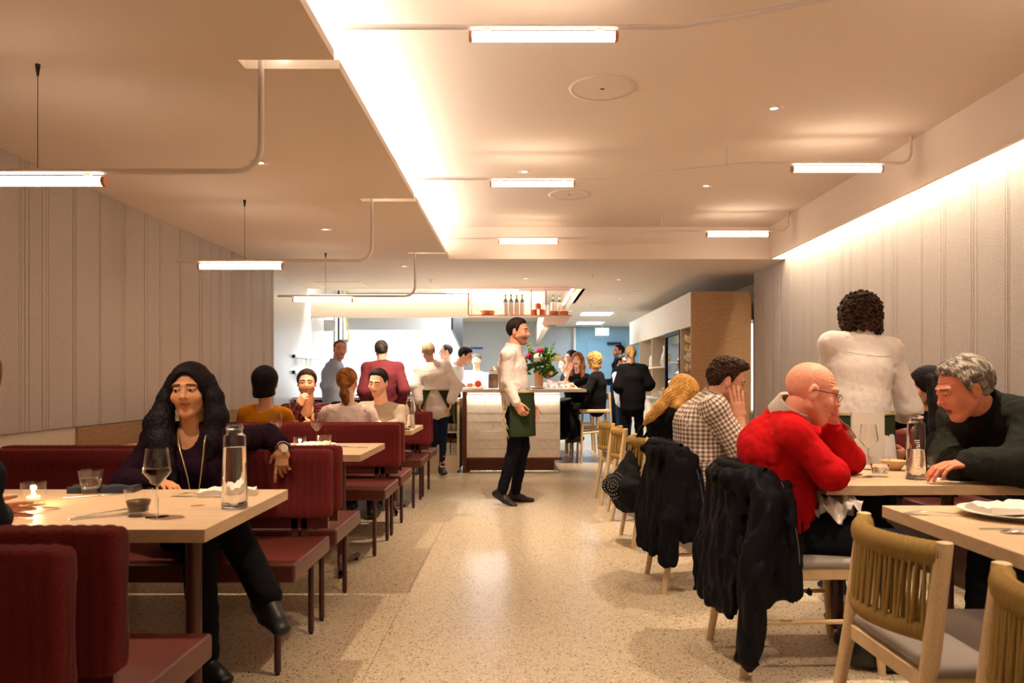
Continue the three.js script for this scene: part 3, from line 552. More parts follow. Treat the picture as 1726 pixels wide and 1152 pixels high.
// capsule with an oval section: wa, wb half widths along S; da, db half depths along F
function oval(a, b, wa, wb, da, db, S, F, k = 0.05) {
  const d = [b[0] - a[0], b[1] - a[1], b[2] - a[2]], L2 = d[0] ** 2 + d[1] ** 2 + d[2] ** 2 || 1e-9, R = Math.max(wa, wb, da, db);
  return { k, lo: [0, 1, 2].map(i => Math.min(a[i], b[i]) - R), hi: [0, 1, 2].map(i => Math.max(a[i], b[i]) + R), a, b, ra: (wa + da) / 2, rb: (wb + db) / 2, dist: (x, y, z) => { const px = x - a[0], py = y - a[1], pz = z - a[2]; let t = (px * d[0] + py * d[1] + pz * d[2]) / L2; t = t < 0 ? 0 : t > 1 ? 1 : t; const qx = px - t * d[0], qy = py - t * d[1], qz = pz - t * d[2], w = wa + (wb - wa) * t, e = da + (db - da) * t, s = qx * S[0] + qy * S[1] + qz * S[2], f = qx * F[0] + qy * F[1] + qz * F[2], r2 = qx * qx + qy * qy + qz * qz - s * s - f * f, m = Math.min(w, e); return (Math.sqrt((s / w) ** 2 + (f / e) ** 2 + Math.max(0, r2) / (m * m)) - 1) * m; } };
}
function ellipsoid(c, r, k = 0.02, op = 'add') {
  const m = Math.min(...r); return { k, op, lo: c.map((v, i) => v - r[i]), hi: c.map((v, i) => v + r[i]), a: c, b: c, ra: m, rb: m, dist: (x, y, z) => { const u = (x - c[0]) / r[0], v = (y - c[1]) / r[1], w = (z - c[2]) / r[2], q = Math.sqrt(u * u + v * v + w * w), g = Math.sqrt((u / r[0]) ** 2 + (v / r[1]) ** 2 + (w / r[2]) ** 2) || 1e-6; return q * (q - 1) / g; } };
}
function meshField(prims, cell, { warp, cut, pad = 0.02 } = {}) {
  const lo = [1e9, 1e9, 1e9], hi = [-1e9, -1e9, -1e9];
  for (const p of prims) if (p.op !== 'sub') for (let i = 0; i < 3; i++) { lo[i] = Math.min(lo[i], p.lo[i] - pad); hi[i] = Math.max(hi[i], p.hi[i] + pad); }
  const n = [0, 1, 2].map(i => Math.ceil((hi[i] - lo[i]) / cell) + 2), [nx, ny, nz] = n, D = new Float32Array(nx * ny * nz).fill(0.3);
  for (const p of prims) {
    const e = (p.k || 0) + 2.5 * cell + 0.01, r = [0, 1, 2].map(i => [Math.max(0, Math.floor((p.lo[i] - e - lo[i]) / cell)), Math.min(n[i] - 1, Math.ceil((p.hi[i] + e - lo[i]) / cell))]), k = p.k;
    for (let z = r[2][0]; z <= r[2][1]; z++) for (let y = r[1][0]; y <= r[1][1]; y++) { let q = (z * ny + y) * nx + r[0][0]; for (let x = r[0][0]; x <= r[0][1]; x++, q++) {
      const d = p.dist(lo[0] + x * cell, lo[1] + y * cell, lo[2] + z * cell), o = D[q];
      if (p.op === 'sub') { const h = Math.max(k - Math.abs(o + d), 0) / (k || 1); D[q] = Math.max(o, -d) + h * h * k / 4; }
      else { const h = Math.max(k - Math.abs(o - d), 0) / (k || 1); D[q] = Math.min(o, d) - h * h * k / 4; }
    } }
  }
  if (warp || cut) for (let z = 0, q = 0; z < nz; z++) for (let y = 0; y < ny; y++) for (let x = 0; x < nx; x++, q++) if (D[q] < 0.06 && D[q] > -0.12) { const X = lo[0] + x * cell, Y = lo[1] + y * cell, Z = lo[2] + z * cell; if (warp) D[q] += warp(X, Y, Z); if (cut) D[q] = Math.max(D[q], cut(X, Y, Z)); }
  const id = new Int32Array(nx * ny * nz).fill(-1), pos = [], idx = [], off = [0, 1, nx, nx + 1, nx * ny, nx * ny + 1, nx * ny + nx, nx * ny + nx + 1];
  const E = [[0, 1], [2, 3], [4, 5], [6, 7], [0, 2], [1, 3], [4, 6], [5, 7], [0, 4], [1, 5], [2, 6], [3, 7]];
  for (let z = 0; z < nz - 1; z++) for (let y = 0; y < ny - 1; y++) for (let x = 0; x < nx - 1; x++) {
    const q = (z * ny + y) * nx + x; let m = 0; for (let c = 0; c < 8; c++) if (D[q + off[c]] < 0) m |= 1 << c;
    if (m === 0 || m === 255) continue;
    let sx = 0, sy = 0, sz = 0, c = 0;
    for (const [a, b] of E) { const A = m >> a & 1, B = m >> b & 1; if (A === B) continue; const va = D[q + off[a]], vb = D[q + off[b]], t = va / (va - vb); sx += (a & 1) + t * ((b & 1) - (a & 1)); sy += (a >> 1 & 1) + t * ((b >> 1 & 1) - (a >> 1 & 1)); sz += (a >> 2) + t * ((b >> 2) - (a >> 2)); c++; }
    id[q] = pos.length / 3; pos.push(lo[0] + (x + sx / c) * cell, lo[1] + (y + sy / c) * cell, lo[2] + (z + sz / c) * cell);
  }
  const quad = (a, b, c, d, f) => f ? idx.push(a, b, c, a, c, d) : idx.push(a, c, b, a, d, c);
  for (let z = 1; z < nz - 1; z++) for (let y = 1; y < ny - 1; y++) for (let x = 1; x < nx - 1; x++) {
    const q = (z * ny + y) * nx + x, s = D[q] < 0;
    if (s !== D[q + 1] < 0) quad(id[q], id[q - nx], id[q - nx - nx * ny], id[q - nx * ny], !s);
    if (s !== D[q + nx] < 0) quad(id[q], id[q - 1], id[q - 1 - nx * ny], id[q - nx * ny], s);
    if (s !== D[q + nx * ny] < 0) quad(id[q], id[q - 1], id[q - 1 - nx], id[q - nx], !s);
  }
  const g = new THREE.BufferGeometry(); g.setAttribute('position', new THREE.Float32BufferAttribute(pos, 3)); g.setIndex(idx); g.computeVertexNormals(); return g;
}
// cloth uv in metres: along and around the limb that each triangle belongs to
function limbUV(g, prims) {
  const q = g.toNonIndexed(), p = q.attributes.position, uv = new Float32Array(p.count * 2), P = prims.filter((b, i) => b.op !== 'sub' && i !== 4);
  const fr = P.map(b => { const u = V(b.b[0] - b.a[0], b.b[1] - b.a[1], b.b[2] - b.a[2]); if (u.length() < 1e-4) u.set(0, 1, 0); u.normalize(); const s = Math.abs(u.z) < 0.8 ? V(0, 0, 1) : V(1, 0, 0), e = new THREE.Vector3().crossVectors(u, s).normalize(); return { u, e, f: new THREE.Vector3().crossVectors(u, e), r: (b.ra + b.rb) / 2 }; });
  for (let i = 0; i < p.count; i += 3) {
    const c = [0, 1, 2].map(k => (p.array[3 * i + k] + p.array[3 * i + 3 + k] + p.array[3 * i + 6 + k]) / 3); let best = 0, bd = 1e9; P.forEach((b, k) => { const d = b.dist(...c); if (d < bd) { bd = d; best = k; } });
    const b = P[best], F = fr[best], ang = (x, y, z) => Math.atan2((x - b.a[0]) * F.f.x + (y - b.a[1]) * F.f.y + (z - b.a[2]) * F.f.z, (x - b.a[0]) * F.e.x + (y - b.a[1]) * F.e.y + (z - b.a[2]) * F.e.z), a0 = ang(...c);
    for (let k = 0; k < 3; k++) { const x = p.getX(i + k), y = p.getY(i + k), z = p.getZ(i + k); let a = ang(x, y, z); if (a - a0 > Math.PI) a -= TAU; if (a0 - a > Math.PI) a += TAU; uv[2 * (i + k)] = a * F.r; uv[2 * (i + k) + 1] = (x - b.a[0]) * F.u.x + (y - b.a[1]) * F.u.y + (z - b.a[2]) * F.u.z; }
  }
  q.setAttribute('uv', new THREE.BufferAttribute(uv, 2)); return q;
}
function paint(g, fn) { const p = g.attributes.position, c = new Float32Array(p.count * 3); for (let i = 0; i < p.count; i++) { const v = fn(p.getX(i), p.getY(i), p.getZ(i)); c[3 * i] = v[0]; c[3 * i + 1] = v[1]; c[3 * i + 2] = v[2]; } g.setAttribute('color', new THREE.BufferAttribute(c, 3)); return g; }
const lin = h => { const c = new THREE.Color(h); return [c.r, c.g, c.b]; };
const mix3 = (a, b, t) => [a[0] + (b[0] - a[0]) * t, a[1] + (b[1] - a[1]) * t, a[2] + (b[2] - a[2]) * t];

// head in its own frame: centre between the ears, face along +z, up +y
function headGeometry(s, cell) {
  const w = s.faceWide || 1, f = s.female ? 0.94 : 1, J = s.female ? 0.9 : 1.04, m = s.mouthOpen || 0, P = [], fm_ = v => s.female ? v : v * 0.85;
  P.push(ellipsoid([0, 0.032, -0.016], [0.075 * w, 0.084, 0.094], 0.02), ellipsoid([0, -0.026, 0.022], [0.061 * w * J, 0.08, 0.07], 0.03));
  P.push(ellipsoid([0, -0.096, 0.055], [0.026 * J, 0.02, 0.024], 0.025));
  for (const q of [-1, 1]) {
    P.push(capsule([q * 0.05 * w * J, -0.05, 0.0], [q * 0.012, -0.096, 0.05], 0.02, 0.017, 0.02));
    P.push(ellipsoid([q * 0.037 * w, -0.024, 0.062], [0.025, 0.024, 0.02], 0.02));
    P.push(capsule([q * 0.012, 0.032, 0.082], [q * 0.044, 0.03, 0.07], 0.008, 0.009, 0.014));
  }
  for (const q of [-1, 1]) P.push({ ...ellipsoid([q * 0.031, 0.008, 0.098], [0.017, 0.012, 0.018], 0.012, 'sub') });
  for (const q of [-1, 1]) { P.push(ellipsoid([q * 0.031, 0.007, 0.0735], [0.0135, 0.0125, 0.0135], 0.003)); P.push(capsule([q * 0.018, 0.0145, 0.084], [q * 0.044, 0.0145, 0.079], 0.0035, 0.0035, 0.004)); }
  P.push(capsule([0, 0.024, 0.082], [0, -0.018, 0.099], 0.0075 * f * f, 0.0105 * f * f, 0.012), ellipsoid([0, -0.022, 0.1], [0.0125 * f, 0.0105 * f, 0.0125], 0.008));
  for (const q of [-1, 1]) P.push(ellipsoid([q * 0.012, -0.026, 0.09], [0.0085, 0.0075, 0.01], 0.006));
  const sm = s.smile || 0; for (const q of [-1, 1]) P.push(capsule([0, -0.0505, 0.0855], [q * 0.021, -0.053 + sm * 0.006, 0.0755], fm_(0.0072), 0.0045, 0.005), capsule([0, -0.0635 - m * 0.5, 0.0835], [q * 0.02, -0.06 - m * 0.3 + sm * 0.006, 0.075], fm_(0.0082), 0.0045, 0.005));
  P.push({ ...ellipsoid([0, -0.056 - m * 0.3, 0.094], [0.023, 0.0022 + m * 0.4, 0.007 + m * 0.6], 0.003, 'sub') });
  for (const q of [-1, 1]) { P.push(ellipsoid([q * 0.079 * w, -0.002, -0.012], [0.0085, 0.032, 0.019], 0.008)); P.push({ ...ellipsoid([q * 0.088 * w, 0.0, -0.008], [0.006, 0.018, 0.01], 0.006, 'sub') }); }
  if (s.wrinkled) for (const q of [-1, 1]) P.push({ ...capsule([q * 0.02, -0.03, 0.092], [q * 0.036, -0.06, 0.074], 0.003, 0.003, 0.006), op: 'sub' });
  const g = meshField(P, cell, { warp: s.wrinkled ? (x, y, z) => z > 0.04 && y > 0.04 ? 0.0012 * Math.sin(y * 520) : 0.0006 * noise(x * 60, y * 60, z * 60) : undefined });
  const skin = lin(s.skin).map(v => v * 1.22), lip = mix3(skin, lin(s.lip || 0x9a4038), 0.65), brow = lin(s.brow || 0x2a1c14), beard = s.beard ? lin(s.beard) : null;
  return paint(g, (x, y, z) => {
    const X = Math.abs(x); let c = skin.map(v => v * (1 + 0.05 * noise(x * 40, y * 40, z * 40)));
    if (z > 0.05) c = mix3(c, lin(0xb85a48), 0.16 * Math.exp(-(((X - 0.04) / 0.02) ** 2 + ((y + 0.025) / 0.02) ** 2)));
    if (beard) { const low = smooth(-0.03, -0.05, y + 0.25 * Math.max(0, 0.03 - z)) * smooth(-0.02, 0.02, z + 0.03) * (X < 0.022 && y > -0.07 && y < -0.047 ? 0.35 : 1); c = mix3(c, beard, (s.beardAmount || 0.5) * low * (0.8 + 0.2 * noise(x * 300, y * 300, z * 300))); }
    if (z > 0.06) {
      const ex = (X - 0.031) / 0.0125, ey = (y - 0.007) / (s.eyesDown ? 0.0028 : s.female ? 0.0064 : 0.0055), e = ex * ex + ey * ey;
      const gz = s.gaze || 0, ix = (x - Math.sign(x) * 0.031 - gz * 0.005) / 0.0066, iy = (y - 0.007) / 0.0066;
      if (e < 1 && z > 0.074) c = ix * ix + iy * iy < 1 ? lin(0x1c120c) : [0.36, 0.32, 0.29];
      else if (e < 1.7 && y > 0.006 && z > 0.07) c = mix3(skin, [0.03, 0.02, 0.02], s.female ? 0.85 : 0.6);
      const b = (y - 0.031 - 0.05 * (0.03 - X) * (X < 0.03 ? 1 : 0) + 0.12 * Math.max(0, X - 0.036)) / (s.browThick || (s.female ? 0.0042 : 0.0058)); if (Math.abs(b) < 1 && X > 0.012 && X < 0.05) c = mix3(c, brow, 0.85);
      if (z > 0.074 && X < 0.025) { const yl = y - (s.smile || 0) * 0.007 * (X / 0.025) ** 2, l = (yl + 0.0565 + m * 0.3) / (0.0115 + m * 0.4); if (Math.abs(l) < 1 - (X / 0.025) ** 2 * 0.7) c = Math.abs(yl + 0.056 + m * 0.3) < 0.0016 + m * 0.35 ? mix3(lip, [0.03, 0.01, 0.01], 0.7) : lip; }
    }
    return c;
  });
}
// hair in the head frame
function hairGeometry(s, cell) {
  const st = s.hair, P = [], col = lin(s.hairColor), hi = lin(s.hairLight || s.hairColor); let cut, warp, a = 0.0025, fr = 70;
  const cap = (t, e = 0) => P.push(ellipsoid([0, 0.036, -0.02], [0.077 + t, 0.088 + t, 0.096 + t + e], 0.02));
  const face = (wx, wy, cy) => P.push({ ...ellipsoid([0, cy, 0.105], [wx, wy, 0.085], 0.012, 'sub') });
  const knots = [[0, 0.082], [0.5, 0.079], [0.85, 0.066], [1.08, 0.036], [1.2, 0.0], [1.36, -0.012], [1.5, 0.024], [1.75, 0.02], [2.0, -0.02], [2.4, -0.058], [3.2, -0.078]], lift = s.hairline || 0;
  const edge = (x, z) => { const p = Math.atan2(Math.abs(x), z + 0.012); let i = 0; while (i < knots.length - 2 && p > knots[i + 1][0]) i++; const t = clamp((p - knots[i][0]) / (knots[i + 1][0] - knots[i][0]), 0, 1), u = t * t * (3 - 2 * t); return knots[i][1] + (knots[i + 1][1] - knots[i][1]) * u + 0.006 * noise(x * 55, 3, z * 55) + lift * (p < 1.2 ? 1 : 0.2) - (s.lowSide || 0) * smooth(1.1, 1.4, p); };
  if (st === 'short') { cap(s.hairThick || 0.011); cut = (x, y, z) => (edge(x, z) - y) * 0.7; a = s.tuft || 0.003; fr = 90; }
  if (st === 'quiff') { cap(0.014); P.push(ellipsoid([0, 0.112, 0.03], [0.058, 0.034, 0.062], 0.03), ellipsoid([0, 0.1, -0.04], [0.062, 0.035, 0.06], 0.03)); cut = (x, y, z) => (edge(x, z) - y) * 0.7; a = 0.008; fr = 42; }
  if (st === 'fringe') { cap(0.008); cut = (x, y, z) => Math.max(-(y + 0.075), (y - 0.01), (z - 0.02), -(Math.hypot(x, z + 0.02) - 0.066)); a = 0.002; }
  if (st === 'bob') { cap(0.02, 0.006); P.push(oval([0, 0.02, -0.03], [0, -0.085, -0.034], 0.09, 0.093, 0.088, 0.082, [1, 0, 0], [0, 0, 1], 0.03)); face(0.062, 0.105, -0.03); cut = (x, y, z) => -(y + 0.112 - 0.25 * (z + 0.03)); a = 0.0022; }
  if (st === 'wavybob') { cap(0.022, 0.006); P.push(oval([0, 0.02, -0.028], [0, -0.08, -0.03], 0.094, 0.1, 0.09, 0.088, [1, 0, 0], [0, 0, 1], 0.03)); face(0.06, 0.1, -0.03); cut = (x, y, z) => -(y + 0.105 + 0.012 * noise(x * 30, 1, z * 30)); a = 0.009; fr = 26; }
  if (st === 'curly') { cap(0.03, 0.01); P.push(oval([0, 0.03, -0.03], [0, -0.07, -0.03], 0.108, 0.112, 0.1, 0.09, [1, 0, 0], [0, 0, 1], 0.04)); face(0.06, 0.1, -0.02); cut = (x, y, z) => -(y + 0.105 + 0.02 * noise(x * 30, 1, z * 30)); a = 0.016; fr = 34; }
  if (st === 'tied' || st === 'bun') { cap(0.009); cut = (x, y, z) => (edge(x, z) - y) * 0.7; a = 0.002; if (st === 'bun') P.push(ellipsoid([s.bunX || 0, 0.035, -0.14], [0.036, 0.034, 0.032], 0.015)); }
  if (st === 'cap') { cap(0.006); cut = (x, y, z) => -(y - 0.8 * z + 0.0) * 0.78; }
  if (st === 'long') { cap(0.014, 0.008); face(0.072, 0.126, -0.034); a = 0.004; fr = 50; }
  for (const t of s.locks || []) for (let i = 0; i < t.length - 1; i++) P.push(capsule(t[i].slice(0, 3), t[i + 1].slice(0, 3), t[i][3], t[i + 1][3], 0.02));
  if (st === 'tied') { const base = cut; cut = (x, y, z) => s.locks && (y < 0.04 && z < -0.085) ? -1 : base(x, y, z); }
  if (st === 'long') cut = undefined;
  const strand = (x, y, z) => st === 'curly' || st === 'wavybob' || st === 'quiff' ? noise(x * fr, y * fr, z * fr) * 0.6 + 0.4 * noise(x * fr * 2.3, y * fr * 2.3, z * fr * 2.3) : noise(Math.atan2(x, -z + 0.02) * 14 + 2 * noise(x * 8, y * 8, z * 8), y * 6, (Math.hypot(x, z) * 18)) * 0.7 + 0.3 * noise(x * 200, y * 14, z * 200);
  const soft = ['short', 'quiff', 'tied', 'bun'].includes(st) ? (x, y, z) => 0.011 * (1 - smooth(0, 0.035, y - edge(x, z))) * (Math.hypot(x, z) < 0.13 ? 1 : 0) : () => 0;
  const fl = s.flow, strandF = fl ? (x, y, z) => { const t = x * fl[0] + y * fl[1] + z * fl[2], u = x - t * fl[0], v = y - t * fl[1], w = z - t * fl[2], k = 3 * noise(u * 9, v * 9, w * 9 + t * 4); return 0.6 * noise(u * 85 + k, v * 85, w * 85 + t * 5) + 0.4 * noise(u * 190, v * 190, w * 190 + t * 6); } : null;
  warp = (x, y, z) => a * (strandF || strand)(x, y, z) + 0.0012 * noise(x * 170, y * 40, z * 60) + soft(x, y, z);
  const g = meshField(P, cell, { warp, cut, pad: 0.035 });
  return paint(g, (x, y, z) => mix3(col, hi, smooth(-0.3, 0.6, (strandF || strand)(x + (strandF ? 0 : 3), y, z))));
}
// hand prims in the hand frame (wrist at the origin, fingers along +y, palm facing +z, thumb to +x), placed by a matrix
function handPrims(h, wrist, side, scale = 1) {
  const Y = V(...h.dir).normalize(), Z0 = V(...h.palm), Z = Z0.sub(Y.clone().multiplyScalar(Z0.dot(Y))).normalize(), X = new THREE.Vector3().crossVectors(Y, Z).multiplyScalar(side === 'R' ? 1 : -1);
  const T = (x, y, z) => [0, 1, 2].map(i => wrist[i] + scale * (x * X.getComponent(i) + y * Y.getComponent(i) + z * Z.getComponent(i)));
  const sv = X.toArray(), zv = Z.toArray(), s = scale, P = [oval(T(0, 0.0, 0), T(0.002, 0.03, 0), 0.027 * s, 0.035 * s, 0.02 * s, 0.016 * s, sv, zv, 0.01), oval(T(0.002, 0.03, 0), T(0.0, 0.082, 0), 0.034 * s, 0.036 * s, 0.0165 * s, 0.0125 * s, sv, zv, 0.012), ellipsoid(T(0.022, 0.032, 0.008), [0.017 * s, 0.019 * s, 0.016 * s], 0.012)];
  const curl = h.curl ?? 0.35, cs = Array.isArray(curl) ? curl : [curl, curl * 1.05, curl * 1.1, curl * 1.15], L = [[0.042, 0.026, 0.021], [0.046, 0.03, 0.022], [0.043, 0.028, 0.021], [0.034, 0.021, 0.018]], bx0 = [0.027, 0.009, -0.009, -0.0265], by = [0.084, 0.088, 0.085, 0.077], R = [0.0088, 0.009, 0.0086, 0.0076], sp = h.spread ?? 0.06;
  for (let f = 0; f < 4; f++) { let p = [bx0[f], by[f], 0], a = 0; const out = sp * (1.5 - f); for (let k = 0; k < 3; k++) { a += cs[f] * [0.9, 1.1, 0.8][k]; const l = L[f][k], q = [p[0] + l * Math.sin(out) * Math.cos(a), p[1] + l * Math.cos(a) * Math.cos(out), p[2] + l * Math.sin(a)]; P.push(capsule(T(...p), T(...q), R[f] * s * (1 - 0.06 * k), R[f] * s * (0.96 - 0.07 * k), 0.004)); p = q; } }
  const th = h.thumb ?? 0.5, d1 = V(0.75 * th + 0.25, 0.8, 0.35).normalize(), t0 = [0.026, 0.018, 0.006], t1 = [t0[0] + d1.x * 0.042, t0[1] + d1.y * 0.042, t0[2] + d1.z * 0.042], d2 = V(0.45 * th, 0.9, 0.3 + 0.3 * (1 - th)).normalize(), t2 = [t1[0] + d2.x * 0.032, t1[1] + d2.y * 0.032, t1[2] + d2.z * 0.032], t3 = [t2[0] + d2.x * 0.022, t2[1] + d2.y * 0.022, t2[2] + d2.z * 0.022 + 0.003];
  P.push(capsule(T(...t0), T(...t1), 0.0145 * s, 0.011 * s, 0.01), capsule(T(...t1), T(...t2), 0.0105 * s, 0.0098 * s, 0.004), capsule(T(...t2), T(...t3), 0.0096 * s, 0.0082 * s, 0.003));
  return P;
}
const cloths = new Map();
function cloth(color, o = {}) { const k = color + JSON.stringify(Object.keys(o)) + (o.map ? o.map.id : '') + (o.roughness || ''); if (!cloths.has(k)) cloths.set(k, phy({ color, roughness: 0.95, specularIntensity: 0.2, ...o })); return cloths.get(k); }
const skinMat = phy({ vertexColors: true, roughness: 0.52, specularIntensity: 0.4 }), hairMat = phy({ vertexColors: true, roughness: 0.62, specularIntensity: 0.3 });

// a person: joints as world points [x, height, depth]; the group stands on the floor under the pelvis
function person(s) {
  const o = new THREE.Group(); o.name = numbered('person'); const [px, , pd] = s.pelvis; o.position.set(px, s.floorY || 0, -pd); o.userData = { label: s.label, category: 'person' }; if (s.group) o.userData.group = s.group; scene.add(o);
  const Lc = a => [a[0] - px, a[1] - (s.floorY || 0), -(a[2] - pd)], k = s.size || (s.female ? 0.93 : 1), res = s.res || 'mid', cc = { near: 0.0095, mid: 0.013, far: 0.018 }[res], hc = { near: 0.0032, mid: 0.005, far: 0.0075 }[res];
  const pel = Lc(s.pelvis), neck = Lc(s.neck), head = Lc(s.head), yaw = s.yaw * Math.PI / 180, hy = (s.hipYaw ?? s.yaw) * Math.PI / 180;
  const left = [Math.cos(yaw), 0, -Math.sin(yaw)], fwd = [Math.sin(yaw), 0, Math.cos(yaw)], hl = [Math.cos(hy), 0, -Math.sin(hy)];
  const mad = (a, ...r) => { const q = [...a]; for (let i = 0; i < r.length; i += 2) for (let c = 0; c < 3; c++) q[c] += r[i][c] * r[i + 1]; return q; };
  const lerp = (a, b, t) => a.map((v, i) => v + (b[i] - v) * t), dirOf = (a, b) => { const v = V(b[0] - a[0], b[1] - a[1], b[2] - a[2]).normalize(); return v.toArray(); };
  const up = dirOf(pel, neck), slump = s.slump ?? 0.02;
  // forward axis at right angles to the spine
  const Sx = V(...left), Up = V(...up), Fx = new THREE.Vector3().crossVectors(Sx, Up).normalize(), F = Fx.toArray(), S = new THREE.Vector3().crossVectors(Up, Fx).normalize().toArray();
  const waist = mad(lerp(pel, neck, 0.36), F, -slump * 0.5), chest = mad(lerp(pel, neck, 0.68), F, -slump), top = mad(neck, up, -0.05 * k, F, -slump * 0.3);
  const shW = (s.shoulder ?? (s.female ? 0.165 : 0.19)) * k, drop = s.shoulderDrop ?? 0.055;
  const shL = mad(neck, S, shW, up, -drop * k, F, -0.01 + (s.shFwd || 0)), shR = mad(neck, S, -shW, up, -drop * k, F, -0.01 + (s.shFwd || 0));
  const fm = s.female, b = s.bulk || 1;
  const torso = (e, bo = 0) => { const wm = (fm ? 0.125 : 0.148) + bo * 0.025, wd = (fm ? 0.095 : 0.108) + bo * 0.014, q = [
    oval(mad(pel, up, -0.03), mad(pel, up, 0.06), (fm ? 0.165 : 0.155) * k * b + e, (fm ? 0.155 : 0.15) * k * b + e, 0.115 * k * b + e, 0.11 * k * b + e, hl, F, 0.05),
    oval(mad(pel, up, 0.06), waist, (fm ? 0.155 : 0.15) * k * b + e, wm * k * b + e, 0.11 * k * b + e, wd * k * b + e, S, F, 0.06),
    oval(waist, chest, wm * k * b + e, (fm ? 0.145 : 0.165) * k * b + e, wd * k * b + e, (fm ? 0.105 : 0.115) * k * b + e, S, F, 0.06),
    oval(chest, top, (fm ? 0.145 : 0.165) * k * b + e, (fm ? 0.1 : 0.115) * k + e, (fm ? 0.105 : 0.115) * k * b + e, 0.07 * k + e, S, F, 0.06),
    capsule(shL, shR, 0.056 * k + e, 0.056 * k + e, 0.05)];
    if (fm && s.bust !== 0) for (const t of [-1, 1]) q.push(ellipsoid(mad(chest, S, t * 0.065 * k, F, 0.085 * k, up, -0.03), [0.062 + e * 0.7, 0.062 + e * 0.7, 0.055 + e * 0.7], 0.04));
    return q; };
  const arms = { L: { s: shL, e: Lc(s.armL[0]), w: Lc(s.armL[1]) }, R: { s: shR, e: Lc(s.armR[0]), w: Lc(s.armR[1]) } };
  const hf = [Math.sin(hy), 0, Math.cos(hy)];
  if (s.legs) for (const [t, q] of [['L', 1], ['R', -1]]) if (!s['leg' + t]) { // standing, seated on a chair, or on a bar stool
    const at = (f, l, y) => [px + hf[0] * f + hl[0] * l * q, y, pd - hf[2] * f - hl[2] * l * q];
    s['leg' + t] = s.legs === 'stand' ? [at(0.03, 0.1, 0.49), at(-0.01, 0.11, 0.088), at(0.15, 0.13, 0.088)] : s.legs === 'stool' ? [at(0.38, 0.1, 0.74), at(0.3, 0.1, 0.36), at(0.45, 0.11, 0.34)] : [at(0.42, 0.11, 0.505), at(s.tuck ?? 0.38, 0.12, 0.088), at((s.tuck ?? 0.38) + 0.15, 0.13, 0.088)];
  }
  const legs = {}; for (const t of ['L', 'R']) { const q = s['leg' + t]; if (q) legs[t] = { h: mad(pel, hl, (t === 'L' ? 1 : -1) * 0.085 * k, up, -0.03), k: Lc(q[0]), a: Lc(q[1]), toe: Lc(q[2]) }; }
  const ra = [0.05, 0.041, 0.029].map(v => v * k * (fm ? 0.9 : 1));
  const mat4 = new THREE.Matrix4().compose(V(...head), new THREE.Quaternion().setFromEuler(new THREE.Euler((s.headPitch || 0) * Math.PI / 180, (s.headYaw ?? s.yaw) * Math.PI / 180, (s.headRoll || 0) * Math.PI / 180, 'YXZ')), V(1, 1, 1).multiplyScalar((s.headSize || (fm ? 0.96 : 1.02))));
  const hp = (x, y, z) => V(x, y, z).applyMatrix4(mat4).toArray();
  // skin: trunk and limbs, a little thinner than the clothes, then head and hands at a finer grain
  const skin = lin(s.skin).map(v => v * 1.22), bodyP = [...torso(-0.012), capsule(mad(neck, up, -0.05), hp(0, -0.05, -0.022), (fm ? 0.052 : 0.062) * k, (fm ? 0.046 : 0.056) * k, 0.03), capsule(mad(neck, up, -0.03), hp(0, -0.02, -0.03), 0.05 * k, 0.045 * k, 0.03)];
  for (const t of ['L', 'R']) { const A = arms[t]; bodyP.push(capsule(A.s, A.e, ra[0] - 0.006, ra[1] - 0.003, 0.02), capsule(A.e, A.w, ra[1] - 0.003, ra[2], 0.012)); const G = legs[t]; if (G) bodyP.push(capsule(G.h, G.k, 0.075 * k, 0.05 * k, 0.03), capsule(G.k, G.a, 0.048 * k, 0.034 * k, 0.02), capsule(G.a, mad(G.a, [0, 1, 0], -0.03), 0.032, 0.026, 0.02)); }
  const geos = [paint(meshField(bodyP, res === 'near' ? 0.012 : cc * 1.25), (x, y, z) => skin.map(v => v * (1 + 0.04 * noise(x * 20, y * 20, z * 20))))];
  const hg = headGeometry(s, hc); hg.applyMatrix4(mat4); geos.push(hg);
  for (const t of ['L', 'R']) { const h = s['hand' + t]; if (h === null) continue; const A = arms[t], hand = { dir: h?.dir || dirOf(A.e, A.w), palm: h?.palm || mad([0, 0, 0], S, t === 'L' ? -1 : 1), curl: h?.curl ?? 0.3, thumb: h?.thumb, spread: h?.spread }; geos.push(paint(meshField(handPrims(hand, A.w, t, k * (fm ? 0.95 : 1.05)), { near: 0.003, mid: 0.0042, far: 0.006 }[res]), (x, y, z) => mix3(skin, lin(0xb85a48), 0.12 + 0.1 * noise(x * 50, y * 50, z * 50)))); }
  part('body', mergeGeometries(geos.map(g => { g = g.index ? g.toNonIndexed() : g; g.deleteAttribute('uv'); return g; })), skinMat, o);
  if (s.locksW) { const inv = mat4.clone().invert(); s.locks = [...(s.locks || []), ...s.locksW.map(t => t.map(p => [...V(...Lc(p)).applyMatrix4(inv).toArray(), p[3]]))]; }
  if (s.flowW) { const q = new THREE.Quaternion().setFromRotationMatrix(new THREE.Matrix4().extractRotation(mat4)).invert(); s.flow = V(s.flowW[0], s.flowW[1], -s.flowW[2]).normalize().applyQuaternion(q).toArray(); }
  // hair
  if (s.hair && s.hair !== 'none') { const g = hairGeometry(s, res === 'near' ? 0.0036 : hc * 1.05); g.applyMatrix4(mat4); part('hair', g, hairMat, o, s.hairLabel); }
  // top
  const T = s.top, e = T.loose ?? 0.012, tp = torso(e, T.boxy ?? 0.7); tp[0] = oval(mad(pel, up, -(T.hem ?? 0.06)), mad(pel, up, 0.06), ...(fm ? [0.165, 0.155] : [0.16, 0.15]).map(v => v * k * b + e), 0.118 * k * b + e, 0.11 * k * b + e, hl, F, 0.05);
